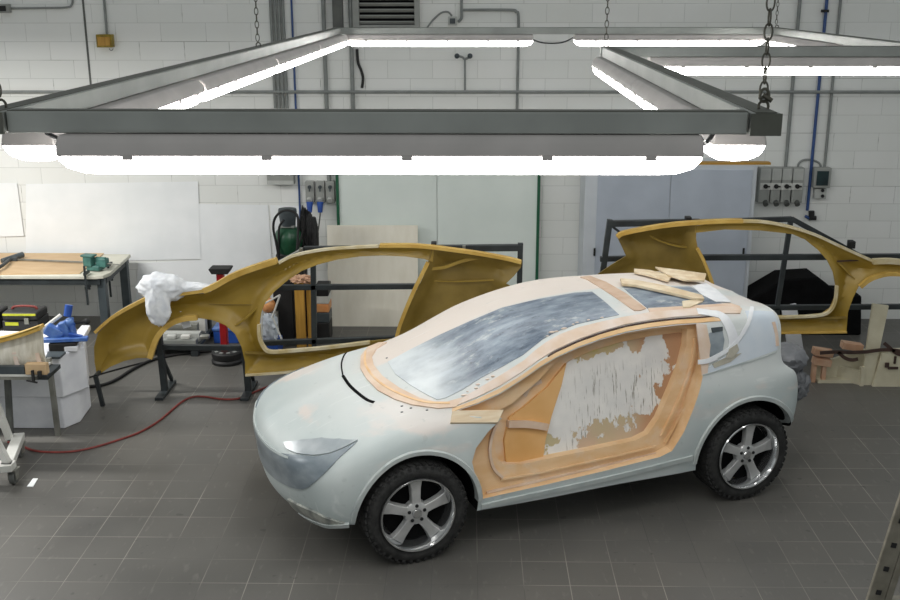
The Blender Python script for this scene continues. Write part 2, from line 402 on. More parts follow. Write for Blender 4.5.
def cdt_fill(poly, step):
    """dense planar triangulation of a 2D polygon (list of (x, y))"""
    bd = []
    n = len(poly)
    for i in range(n):
        a = V(poly[i]); b_ = V(poly[(i + 1) % n]); k = max(1, int((b_ - a).length / step))
        for j in range(k): bd.append(a + (b_ - a) * j / k)
    def inside(x, y):
        c_ = False; j = len(bd) - 1
        for i in range(len(bd)):
            xi, yi = bd[i]; xj, yj = bd[j]
            if (yi > y) != (yj > y) and x < (xj - xi) * (y - yi) / (yj - yi) + xi: c_ = not c_
            j = i
        return c_
    pts = list(bd); x0 = min(p.x for p in bd); x1 = max(p.x for p in bd); y0 = min(p.y for p in bd); y1 = max(p.y for p in bd)
    r = 0; y = y0
    while y < y1:
        x = x0 + (step / 2 if r % 2 else 0)
        while x < x1:
            if inside(x, y) and min((x - p.x) ** 2 + (y - p.y) ** 2 for p in bd) > (0.45 * step) ** 2: pts.append(V((x, y)))
            x += step
        y += step * 0.87; r += 1
    N = len(bd)
    res = delaunay_2d_cdt(pts, [(i, (i + 1) % N) for i in range(N)], [], 1, 1e-7)
    return res[0], res[2], N
def smooth_poly(poly, k=4, closed=True):
    n = len(poly); P = [V((p[0], p[1], 0)) for p in poly]
    if not closed: return [(p.x, p.y) for p in smooth_path(P, k)]
    out = []
    for i in range(n):
        a, b_, c_, d = P[i - 1], P[i], P[(i + 1) % n], P[(i + 2) % n]
        for j in range(k):
            t = j / k
            q = 0.5 * (2 * b_ + (c_ - a) * t + (2 * a - 5 * b_ + 4 * c_ - d) * t * t + (3 * b_ - a - 3 * c_ + d) * t ** 3)
            out.append((q.x, q.y))
    return out
# ------------------------------------------------------------------ the room
YW = 12.4
bm = NB(); b2(bm, (-9, -3, -0.12), (9, YW, 0)); struct('floor', bm, 'floor_tile')
bm = NB(); b2(bm, (-9, YW, -0.12), (9, YW + 0.25, 6.2)); struct('wall_back', bm, 'wall_block')
# open vertical joint between two stretches of blockwork
bm = NB(); p0 = atY(82, -10, YW); p1 = atY(91, 90, YW); bar(bm, (p0.x, YW - 0.002, 6.0), (p0.x, YW - 0.002, 1.9), 0.022, 0.008, V((0, 1, 0))); struct('trim_1', bm, 'conduit_dark')

# ------------------------------------------------------------------ the car (local frame: u rearward, v away from the photo side, w up)
A0 = atZ(412, 561.5); B0 = atZ(740, 498)
CEX = (B0 - A0).normalized(); CANG = math.atan2(CEX.y, CEX.x); CEY = V((-CEX.y, CEX.x, 0))
car = thing('car', 'pale primed full-size car model with streaky glass areas and an orange foam door opening', 'car', A0, CANG)
def cloc(p): d = p - A0; return V((d.dot(CEX), d.dot(CEY), d.z))
CAML = cloc(CP)
def cray(x, y): r = ray(x, y); return V((r.dot(CEX), r.dot(CEY), r.z))
HW = 0.90   # half width: the centre plane is v = HW
G = [
 # one row per station from the front centre round the side to the rear centre; bottom edge first, centre line of the roof last
 [(-.70,.9,.27),(-.79,.9,.34),(-.83,.9,.44),(-.85,.9,.60),(-.86,.9,.735),(-.80,.9,.83),(-.67,.9,.90),(-.54,.9,.96),(-.42,.9,1.01),(-.30,.9,1.05)],
 [(-.67,.5,.28),(-.755,.52,.36),(-.795,.54,.46),(-.815,.55,.61),(-.82,.55,.735),(-.75,.58,.825),(-.62,.62,.895),(-.5,.68,.955),(-.38,.77,1.01),(-.23,.9,1.075)],
 [(-.60,.17,.33),(-.655,.17,.41),(-.70,.18,.51),(-.72,.19,.66),(-.70,.22,.775),(-.61,.29,.86),(-.52,.39,.925),(-.41,.5,.985),(-.3,.68,1.035),(-.15,.9,1.095)],
 [(-.49,.03,.36),(-.51,.0,.44),(-.51,-.02,.56),(-.50,-.01,.71),(-.46,.04,.82),(-.41,.14,.895),(-.36,.28,.955),(-.27,.45,1.02),(-.18,.66,1.07),(-.05,.9,1.115)],
 [(.0,-.03,.33),(.0,-.035,.5),(.0,-.035,.68),(.0,-.02,.83),(.0,.03,.935),(.0,.12,.99),(.0,.26,1.04),(.02,.45,1.085),(.06,.67,1.13),(.12,.9,1.16)],
 [(.52,.0,.30),(.52,-.02,.45),(.52,-.03,.65),(.50,-.01,.85),(.5,.03,.98),(.5,.09,1.05),(.47,.18,1.11),(.45,.4,1.20),(.45,.65,1.255),(.45,.9,1.275)],
 [(1.05,.0,.30),(1.05,-.015,.45),(1.05,-.02,.65),(1.05,.0,.87),(1.02,.03,1.03),(1.0,.10,1.24),(.98,.17,1.315),(.96,.4,1.405),(.95,.65,1.45),(.95,.9,1.462)],
 [(1.6,.0,.31),(1.6,-.015,.45),(1.6,-.02,.65),(1.6,.0,.88),(1.6,.04,1.08),(1.58,.12,1.375),(1.57,.20,1.455),(1.55,.4,1.515),(1.55,.65,1.54),(1.55,.9,1.545)],
 [(2.22,.0,.31),(2.22,-.02,.46),(2.22,-.03,.66),(2.22,-.01,.90),(2.2,.04,1.08),(2.2,.13,1.375),(2.17,.21,1.455),(2.15,.4,1.515),(2.15,.65,1.54),(2.15,.9,1.545)],
 [(2.7,-.03,.35),(2.7,-.035,.5),(2.7,-.04,.7),(2.7,-.02,.9),(2.68,.035,1.07),(2.68,.13,1.34),(2.66,.22,1.44),(2.63,.42,1.485),(2.62,.66,1.50),(2.62,.9,1.505)],
 [(3.08,.0,.45),(3.11,-.01,.58),(3.13,-.01,.76),(3.11,.005,.96),(3.01,.05,1.08),(3.02,.135,1.34),(3.0,.225,1.435),(2.97,.42,1.44),(2.95,.66,1.445),(2.94,.9,1.448)],
 [(3.15,.16,.45),(3.21,.14,.58),(3.23,.13,.77),(3.19,.13,.96),(3.05,.13,1.08),(3.075,.18,1.33),(3.07,.26,1.428),(3.05,.45,1.43),(3.04,.67,1.435),(3.03,.9,1.437)],
 [(3.23,.5,.43),(3.29,.5,.58),(3.31,.5,.77),(3.27,.5,.95),(3.12,.5,1.08),(3.15,.5,1.30),(3.15,.52,1.395),(3.12,.58,1.408),(3.11,.72,1.415),(3.10,.9,1.42)],
 [(3.27,.9,.43),(3.33,.9,.58),(3.34,.9,.77),(3.30,.9,.95),(3.15,.9,1.08),(3.17,.9,1.26),(3.17,.9,1.34),(3.165,.9,1.375),(3.16,.9,1.39),(3.15,.9,1.405)],
]
NS, NT = len(G), len(G[0])
def mir(p): return V((p[0], 2 * HW - p[1], p[2]))
def gp(i, j):
    """control point with phantom rows: mirrored over the centre plane, extrapolated below"""
    if j >= NT: return mir(gp(i, 2 * (NT - 1) - j))
    if i < 0: return mir(gp(-i, j))
    if i >= NS: return mir(gp(2 * (NS - 1) - i, j))
    if j < 0: return 2 * gp(i, 0) - gp(i, 1)
    return V(G[i][j])
def cr(a, b_, c_, d, t): return 0.5 * (2 * b_ + (c_ - a) * t + (2 * a - 5 * b_ + 4 * c_ - d) * t * t + (3 * b_ - a - 3 * c_ + d) * t ** 3)
def S(s, t):
    i = min(int(s), NS - 2); j = min(int(t), NT - 2); fs = s - i; ft = t - j
    col = [cr(*[gp(i + a, j + k) for k in (-1, 0, 1, 2)], ft) for a in (-1, 0, 1, 2)]
    return cr(*col, fs)
def SN(s, t):
    e = 1e-3; a = S(min(s + e, NS - 1), t) - S(max(s - e, 0), t); b_ = S(s, min(t + e, NT - 1)) - S(s, max(t - e, 0))
    n = a.cross(b_)
    n = n.normalized() if n.length > 1e-12 else V((0, 0, 1))
    c_ = V((1.2, HW, 0.8)); return n if n.dot(S(s, t) - c_) > 0 else -n
KS, KT = 8, 7
def build_body():
    bm = NB(); W = (NS - 1) * KS; H = (NT - 1) * KT; grid = {}
    def put(key, co):
        for (k2, v2) in near.get(tuple(round(x, 3) for x in co), []):
            pass
        v = bm.verts.new(co); grid[key] = v; return v
    near = {}
    for i in range(W + 1):
        for j in range(H + 1):
            p = S(i / KS, j / KT)
            if i in (0, W) or j == H: p.y = HW
            v = bm.verts.new(p); grid[(i, j, 0)] = v
            grid[(i, j, 1)] = v if (i in (0, W) or j == H) else bm.verts.new(mir(p))
    for i in range(W):
        for side in (0, 1):
            for j in range(H):
                q = [grid[(i, j, side)], grid[(i + 1, j, side)], grid[(i + 1, j + 1, side)], grid[(i, j + 1, side)]]
                q = [x for n_, x in enumerate(q) if x not in q[:n_]]
                if len(q) > 2:
                    try: bm.faces.new(q if side == 0 else q[::-1])
                    except ValueError: pass
    # underside
    under = {}
    for i in range(W + 1):
        a = grid[(i, 0, 0)]; b_ = grid[(i, 0, 1)]
        if a is b_: under[i] = a
        else: under[i] = bm.verts.new(V((a.co.x, HW, max(a.co.z, 0.30))))
    for i in range(W):
        for side in (0, 1):
            q = [grid[(i, 0, side)], under[i], under[i + 1], grid[(i + 1, 0, side)]]
            q = [x for n_, x in enumerate(q) if x not in q[:n_]]
            if len(q) > 2: bm.faces.new(q if side == 0 else q[::-1])
    bmesh.ops.recalc_face_normals(bm, faces=bm.faces[:])
    return bm
bm = build_body()
BVH = BVHTree.FromBMesh(bm)
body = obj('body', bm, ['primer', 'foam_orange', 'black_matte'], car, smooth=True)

def apply_boolean(o, cutter_bm, mi):
    bmesh.ops.recalc_face_normals(cutter_bm, faces=cutter_bm.faces[:])
    for f in cutter_bm.faces: f.material_index = mi
    me = bpy.data.meshes.new('cut'); cutter_bm.to_mesh(me); cutter_bm.free()
    for m_ in ('primer', 'foam_orange', 'black_matte'): me.materials.append(MATS[m_])
    c_ = bpy.data.objects.new('cut', me); COL.objects.link(c_)
    c_.matrix_world = Matrix.Translation(A0) @ Matrix.Rotation(CANG, 4, 'Z')
    md = o.modifiers.new('cut', 'BOOLEAN'); md.operation = 'DIFFERENCE'; md.solver = 'EXACT'; md.object = c_
    bpy.context.view_layer.update()
    dg = bpy.context.evaluated_depsgraph_get()
    nm = bpy.data.meshes.new_from_object(o.evaluated_get(dg), depsgraph=dg)
    o.modifiers.remove(md); old = o.data; o.data = nm; bpy.data.meshes.remove(old)
    bpy.data.objects.remove(c_); bpy.data.meshes.remove(me)
WF, WR = V((0.035, 0, 0.370)), V((2.73, 0, 0.370))
AF, RF = V((0.045, 0, 0.36)), 0.445     # arch circles
AR, RR_ = V((2.73, 0, 0.37)), 0.455
for c_, r in ((AF, RF), (AR, RR_)):
    for v0, v1 in ((-0.3, 0.36), (2 * HW - 0.36, 2 * HW + 0.3)):
        bm = NB(); cyl(bm, (c_.x, v0, c_.z), (c_.x, v1, c_.z), r, n=72); apply_boolean(body, bm, 2)
# door opening on the photo side: a shallow rebate and a deeper inner recess
def px_uw(pts, v): 
    out = []
    for x, y in pts:
        r = cray(x, y); p = CAML + r * ((v - CAML.y) / r.y); out.append((p.x, p.z))
    return out
def body_hit(x, y):
    h, n, i, d = BVH.ray_cast(CAML, cray(x, y).normalized()); return h, n
OPEN_PX = [(452,413),(478,404),(500,394),(522,380),(540,367.5),(556,358),(578,348),(600,340),(625,333),(650,328.5),(675,325.5),(696,324),(704,330),(707,345),(706,362),(701,385),(693,410),(684,432),(672,451),(660,457),(600,472),(540,486),(482,499),(478,488),(472,462),(476,448),(488,432),(502,418)]
def hit_uvw(pts):
    out = []
    for x, y in pts:
        h, n = body_hit(x, y)
        if h is None: h = CAML + cray(x, y) * ((0.05 - CAML.y) / cray(x, y).y)
        out.append(h)
    return out
def cutter(px, din, k):
    P = hit_uvw(px); bm = NB()
    vin = lambda w: din + k * (w - 0.4)
    a = [bm.verts.new((p.x, -0.3, p.z)) for p in P]; b_ = [bm.verts.new((p.x, vin(p.z), p.z)) for p in P]; n = len(P)
    bm.faces.new(a); bm.faces.new(b_[::-1])
    for i in range(n): bm.faces.new((a[(i + 1) % n], a[i], b_[i], b_[(i + 1) % n]))
    return bm
apply_boolean(body, cutter(OPEN_PX, 0.055, 0.16), 1)
INN_PX = [(506,417),(520,409),(545,386),(566,361),(590,349.5),(620,340.5),(650,334.5),(680,331),(693,332),(694,350),(690,372),(681,398),(668,425),(656,440),(643,446),(600,455),(560,463),(528,470),(510,471),(503,464),(501,440)]
apply_boolean(body, cutter(INN_PX, 0.125, 0.17), 1)
for p in body.data.polygons: p.use_smooth = True
body.data.set_sharp_from_angle(angle=math.radians(32))

def car_sheet(name, px, material, off=0.004, step=3.0, parent=None, vplane=None, thick=0.004, smooth_k=0):
    """a thin shell lying on the body (or on a recess plane v = a + k*(w-.4)) inside an outline"""
    if smooth_k: px = smooth_poly(px, smooth_k)
    vs, fs, N = cdt_fill(px, step); bm = NB(); top = []; bot = []
    last = None
    for p in vs:
        if vplane:
            a, k = vplane; r = cray(p.x, p.y)
            n = V((0, -1, k)).normalized(); t = (V((0, a - 0.4 * k, 0)) - CAML).dot(n) / r.dot(n); h = CAML + r * t; nn = n
        else:
            h, nn = body_hit(p.x, p.y)
            if h is None: h, nn = (last if last else (V((0, 0, 0)), V((0, 0, 1))))
            last = (h, nn)
        if nn.dot(CAML - h) < 0: nn = -nn
        top.append(bm.verts.new(h + nn * (off + thick))); bot.append(bm.verts.new(h + nn * (off - thick - 0.004)))
    cnt = {}
    for f in fs:
        try:
            bm.faces.new([top[i] for i in f]); bm.faces.new([bot[i] for i in reversed(f)])
        except ValueError: pass
        for a, b_ in zip(f, list(f[1:]) + [f[0]]): cnt[(a, b_)] = 1
    for (a, b_) in cnt:
        if (b_, a) not in cnt:
            try: bm.faces.new((top[b_], top[a], bot[a], bot[b_]))
            except ValueError: pass
    return obj(name, bm, material, parent or car, smooth=True)
def st_sheet(name, poly, material, off=0.004, thick=0.004, step=0.12, sides=(0, 1), parent=None):
    """the same, outlined in the body's own surface coordinates, carried over the centre line"""
    vs, fs, N = cdt_fill(poly, step); bm = NB()
    for side in sides:
        top = []; bot = []
        for p in vs:
            s_, t_ = max(0, min(NS - 1, p.x)), max(0, min(NT - 1, p.y)); h = S(s_, t_); n = SN(s_, t_)
            if s_ < 1e-4: n.y = 0
            a, b_ = h + n * (off + thick), h + n * (off - thick - 0.004)
            if side: a, b_ = mir(a), mir(b_)
            top.append(bm.verts.new(a)); bot.append(bm.verts.new(b_))
        cnt = {}
        for f in fs:
            bm.faces.new([top[i] for i in f]); bm.faces.new([bot[i] for i in reversed(f)])
            for a, b_ in zip(f, list(f[1:]) + [f[0]]): cnt[(a, b_)] = 1
        for (a, b_) in cnt:
            if (b_, a) not in cnt and not (abs(vs[a].x) < 1e-5 and abs(vs[b_].x) < 1e-5): bm.faces.new((top[b_], top[a], bot[a], bot[b_]))
    bmesh.ops.remove_doubles(bm, verts=bm.verts[:], dist=0.0005)
    return obj(name, bm, material, parent or car, smooth=True)
def car_line(name, px, material, w, h=0.012, off=0.0, k=4, parent=None, vplane=None):
    P = smooth_path([V((x, y, 0)) for x, y in px], k); pts = []; ups = []
    for p in P:
        hh, n = body_hit(p.x, p.y)
        if hh is None: continue
        if n.dot(CAML - hh) < 0: n = -n
        pts.append(hh + n * off); ups.append(n)
    if len(pts) < 2: print('MISS', name, px[0]); return None
    bm = NB(); ribbon(bm, pts, w, h, up=ups); return obj(name, bm, material, parent or car, smooth=True)

# front end in grey film, headlamp, lower lip
from mathutils.kdtree import KDTree
_kd = KDTree(((NS - 1) * 12 + 1) * ((NT - 1) * 12 + 1)); _st = []
for a in range((NS - 1) * 12 + 1):
    for b_ in range((NT - 1) * 12 + 1):
        _kd.insert(S(a / 12, b_ / 12), len(_st)); _st.append((a / 12, b_ / 12))
_kd.balance()
def px_st(x, y):
    h, n = body_hit(x, y)
    if h is None: h, n = BVH.find_nearest(CAML + cray(x, y) * 1.0)[:2]
    if h.y > HW: h = mir(h)
    k = sorted((d, _st[i]) for p, i, d in _kd.find_n(h, 4)); w = [1 / (d + 1e-4) for d, q in k]
    return (sum(a * q[0] for a, (d, q) in zip(w, k)) / sum(w), sum(a * q[1] for a, (d, q) in zip(w, k)) / sum(w))
FTOP = [px_st(x, y) for x, y in ((357, 441.5), (345, 448.5), (330, 454.5), (314, 457), (298, 454.5))]
FBOT = [px_st(x, y) for x, y in ((303, 489), (309, 487), (316, 481.5), (325, 474), (341, 457))]
print('FTOP', FTOP, 'FBOT', FBOT)
st_sheet('front_fascia', [(0, 2.35), (1, 2.38)] + FBOT + FTOP + [(1.0, 4.0), (0, 4.0)], 'film_grey', step=0.1)
LAMP = [px_st(x, y) for x, y in ((297, 453.5), (314, 456), (330, 453.5), (345, 447.5), (357, 440.5), (340, 439.5), (322, 438.5), (303, 440.5), (284, 443), (288, 449))]
st_sheet('headlamp', LAMP, 'film_light', off=0.007, step=0.07, sides=(0,))
ss = [1.6 * i / 24 for i in range(25)]
for sd in (0, 1):
    bm = NB(); pts = [S(a, 4.05) + SN(a, 4.05) * .006 for a in ss]; ups = [SN(a, 4.05) for a in ss]
    if sd: pts = [mir(p) for p in pts]; ups = [V((u.x, -u.y, u.z)) for u in ups]
    ribbon(bm, pts, .016, .014, up=ups); obj('bonnet_edge', bm, 'lip_grey', car, smooth=True)
LIP = [px_st(x, y) for x, y in ((289, 498), (300, 504), (318, 512), (332, 518), (344, 522))]
for sd in (0, 1): st_sheet('bumper_lip', LIP + [(3.05, 0.25), (3.05, 0.0), (2.5, 0.0), (2.0, 0.0), (1.5, 0.0), (1.2, 0.0)], 'film_worn', off=0.008, thick=0.008, step=0.1, sides=(sd,))
bm = NB(); ss = [1.2 + 1.95 * i / 30 for i in range(31)]; ribbon(bm, [S(a, 0.12) + SN(a, 0.12) * .012 for a in ss], .035, .022, up=[SN(a, .12) for a in ss]); obj('lip_edge', bm, 'lip_grey', car, smooth=True)
car_line('film_tick', [(302, 478), (306, 474.5), (310, 469)], 'slate', 0.010, 0.008, 0.004)
car_line('film_tick', [(310, 477), (311.5, 474), (311, 470)], 'slate', 0.008, 0.008, 0.004)
# windscreen half, roof glass, bands
GLASS = [(388,362),(410,350),(440,335),(471,321),(502,308),(540,299),(575,293),(592,292),(606,303),(619,315),(600,319),(578,324),(558,331),(543,339),(523,355),(500,368),(481,378),(462,390),(446,398),(437,400),(425,394),(410,385),(395,374)]
car_sheet('windscreen', GLASS, 'glass_film', 0.002, 4, thick=0.002)
car_sheet('roof_glass', [(622,287),(650,287),(690,287),(705,296),(722,304),(690,306.5),(648,309),(636,299)], 'glass_film', 0.002, 4, thick=0.002)
car_sheet('cowl_band', [(379,343.5),(368,348),(361,357),(360.5,369),(367,380),(378,391),(395,400),(412,405.5),(438,409),(456,407.5),(463,398),(447,402.5),(435,402.5),(420,399),(400,389),(383,377),(374,366),(372,357),(377,349),(387,343)], 'filler_pink', 0.006, 3, thick=0.005)
car_line('cowl_groove', [(366,352),(366,366),(378,382),(400,395),(425,403),(450,404)], 'foam_orange', 0.018, 0.02, 0.004)
car_sheet('pillar_rail', [(452,408),(463,398),(482,387),(502,375),(524,361),(534,352),(546,343),(560,335),(579,328),(601,322.5),(622,318),(650,313),(690,309.5),(722,307),(742,309),(740,314),(722,314),(695,316),(675,317.5),(650,320.5),(625,325),(600,332),(578,340),(556,350),(540,359.5),(522,372),(500,386),(478,397)], 'filler_pale', 0.005, 3, thick=0.004)
car_line('rail_groove', [(548,357),(556,352),(578,342),(600,334),(625,327),(650,322.5),(675,319.5),(700,318),(722,316)], 'strap', 0.012, 0.016, 0.002)
car_sheet('door_frame_rim', [(452,412),(478,403),(500,393),(522,379),(540,366.5),(556,357),(578,347),(600,339),(625,332),(650,327.5),(675,324.5),(698,323),(722,321),(722,317),(698,319),(675,320.5),(650,323.5),(625,328),(600,335),(578,343),(556,353),(540,362),(522,375),(500,388.5),(478,399),(452,409)], 'foam_orange', 0.003, 3, thick=0.004)
car_sheet('roof_band', [(580,277.5),(590,276.5),(606,282.5),(626,294),(646,309),(640,311),(634,311),(614,297),(598,286.5),(587,280)], 'roof_strip', 0.004, 3, thick=0.003)
car_sheet('roof_edge_band', [(648,309),(690,306.5),(730,304),(740,307),(740,311),(690,311),(650,314)], 'filler_pink', 0.0045, 3, thick=0.004)
car_line('bonnet_gap', [(349,350.5),(344,356),(341.5,365),(343,376)], 'black_matte', 0.010, 0.012, 0.0)
car_line('bonnet_gap', [(343,376),(350,386),(360,395),(368,400.5),(374,402.5)], 'black_matte', 0.022, 0.012, 0.0)
# recess lining
V1 = (0.053, 0.16); V2 = (0.123, 0.17)
car_sheet('inner_panel', [(563,366),(568,361.5),(591,351),(621,342),(651,336),(679,332.5),(691,333.5),(692,350),(688,371),(679,397),(667,423),(654,438),(641,444.5),(600,452),(562,460),(540,464),(541,440),(546,410)], 'peeling_paint', 0.002, 5, vplane=V2, thick=0.004)
car_sheet('door_card', [(508,417),(522,407),(546,386.5),(565,363),(560,385),(550,416),(544,440),(541,463),(528,468),(512,469),(505,462),(503,440)], 'foam_amber', 0.012, 5, vplane=V2, thick=0.012)
car_line  # (kept for reuse below)
bm = NB()
def rec(x, y, vp, off=0.0):
    a, k = vp; r = cray(x, y); n = V((0, -1, k)).normalized(); t = (V((0, a - 0.4 * k, 0)) - CAML).dot(n) / r.dot(n); return CAML + r * t + n * off
def rec_strip(name, px, vp, w, h, material, off=0.0, k=4):
    pts = [rec(p.x, p.y, vp, off) for p in smooth_path([V((x, y, 0)) for x, y in px], k)]
    bm = NB(); ribbon(bm, pts, w, h, up=V((0, -1, 0.16)).normalized()); return obj(name, bm, material, car, smooth=True)
bm.free()
rec_strip('armrest', [(506,423),(525,423),(545,426)], V2, 0.05, 0.05, 'filler_pink', 0.03)
rec_strip('sill_bead', [(534,462),(560,457),(600,450),(645,440)], V2, 0.022, 0.03, 'foam_orange', 0.012)
rec_strip('inner_seam', [(524,396),(530,386),(541,381)], V2, 0.03, 0.008, 'filler_pink', 0.006)
for q in ([(700,340),(697,362),(688,392),(676,420),(664,442)], [(694,338),(692,358),(684,384),(673,410),(660,436)], [(704,350),(702,368),(694,398),(682,428),(670,448)]):
    rec_strip('pillar_step', q, V1, 0.016, 0.026, 'foam_orange', 0.012)
rec_strip('sill_step', [(486,492),(540,480),(600,466),(655,453)], V1, 0.014, 0.02, 'filler_pink', 0.01)
rec_strip('sill_step', [(500,479),(540,472),(600,459),(655,446)], V1, 0.014, 0.02, 'foam_orange', 0.012)
rec_strip('front_step', [(497,420),(491,436),(489,452),(493,468),(502,477)], V1, 0.02, 0.024, 'filler_pink', 0.012)
# wooden batten screwed to the wing
P = hit_uvw([(450,424),(497,424),(503,411),(452,412)])
bm = NB(); n_ = (P[1] - P[0]).cross(P[3] - P[0]).normalized(); n_ = n_ if n_.dot(CAML - P[0]) > 0 else -n_
prism(bm, [p - n_ * 0.01 for p in P], n_ * 0.03); obj('wooden_batten', bm, 'batten', car, bevel=0.003)
# wheel arch lips
def arch_lip(c_, r, a0, a1, name):
    bm = NB(); rows = []
    n = 44
    for i in range(n + 1):
        a = a0 + (a1 - a0) * i / n; row = []
        for rr_, dv in ((r - 0.001, 0.06), (r - 0.001, -0.010), (r + 0.028, -0.014), (r + 0.036, -0.002), (r + 0.036, 0.03)):
            u, w = c_.x + math.cos(a) * rr_, c_.z + math.sin(a) * rr_
            ru, rw = c_.x + math.cos(a) * (r + 0.03), c_.z + math.sin(a) * (r + 0.03)
            h = BVH.ray_cast(V((ru, -1, rw)), V((0, 1, 0)))[0]; v0 = h.y if h else 0.0
            row.append(bm.verts.new((u, v0 + dv, w)))
        rows.append(row)
    for i in range(n):
        for k in range(5): bm.faces.new((rows[i][k], rows[i][(k + 1) % 5], rows[i + 1][(k + 1) % 5], rows[i + 1][k]))
    bm.faces.new(rows[0]); bm.faces.new(rows[-1][::-1])
    return obj(name, bm, 'lip_grey', car, smooth=True)
arch_lip(AF, RF, math.radians(2), math.radians(178), 'wheel_arch_lip')
arch_lip(AR, RR_, math.radians(12), math.radians(180), 'wheel_arch_lip')
# rocker strip
car_line('rocker_panel', [(481,506),(520,497),(560,488.5),(620,475),(692,457)], 'lip_grey', 0.035, 0.03, 0.0)
# rear quarter: side window patch, shoulder crease, tapes and putty
car_sheet('upper_rear_panel', [(745,311),(760,311),(773,312),(777.5,322),(777,350),(758,357),(740,363),(722,368.5),(704,374.5),(708,368),(722,358),(734,349),(742,338),(749,324)], 'upper_panel', 0.002, 3, thick=0.002)
car_sheet('quarter_window', [(709,333),(722,330),(724,340),(722,354),(710,357),(707,346)], 'film_grey', 0.003, 3, thick=0.003)
car_sheet('quarter_trim', [(696,324),(706,325),(710,345),(707,374),(702,376),(699,350)], 'filler_pale', 0.004, 3, thick=0.004)
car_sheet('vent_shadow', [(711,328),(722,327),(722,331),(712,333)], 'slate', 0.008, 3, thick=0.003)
car_line('masking_tape', [(697,312),(710,314),(722,317),(730,330),(733,342),(732,350)], 'tape', 0.085, 0.006, 0.008)
car_line('masking_tape', [(752,308),(748,322),(740,336),(732,346),(720,354),(704,362)], 'tape', 0.03, 0.006, 0.011)
car_line('masking_tape', [(697,362),(706,361),(716,357)], 'tape', 0.035, 0.006, 0.014)
car_sheet('putty_patch', [(728,349),(736,344),(738,350),(732,358),(725,358)], 'putty', 0.012, 3, thick=0.003)
car_sheet('putty_patch', [(712,364),(728,356),(741,353),(730,362),(714,368)], 'putty', 0.006, 3, thick=0.003)
car_line('shoulder_crease', [(702,375),(720,370),(740,364),(760,358),(776,352)], 'lip_grey', 0.007, 0.012, 0.003)
car_line('rear_edge_band', [(773,322),(776,334),(777,346)], 'filler_pink', 0.03, 0.01, 0.002)
for x, y in ((379,381),(402,406),(411,408),(427,410),(387,358),(402,412)):
    h, n = body_hit(x, y)
    if h: bm = NB(); sph(bm, h, 0.008, (1.4, 1, 0.5), 8); obj('putty_speck', bm, 'slate', car, smooth=True)
rc = random.Random(5)
for x, y in ((464,395),(467,391),(475,388),(478,385),(489,380),(492,377),(547,337),(553,333),(557,331),(565,328),(572,325),(578,323.5),(590,320),(601,318)):
    x += rc.uniform(-1.5, 1.5); y += rc.uniform(-.8, .8); h, n = body_hit(x, y); rr_ = rc.uniform(.006, .013)
    if h: bm = NB(); sph(bm, h + n * 0.004, rr_, (rc.uniform(1.2, 2.4), 1, 0.6), 8); obj('filler_crumb', bm, 'filler_pale', car, smooth=True)
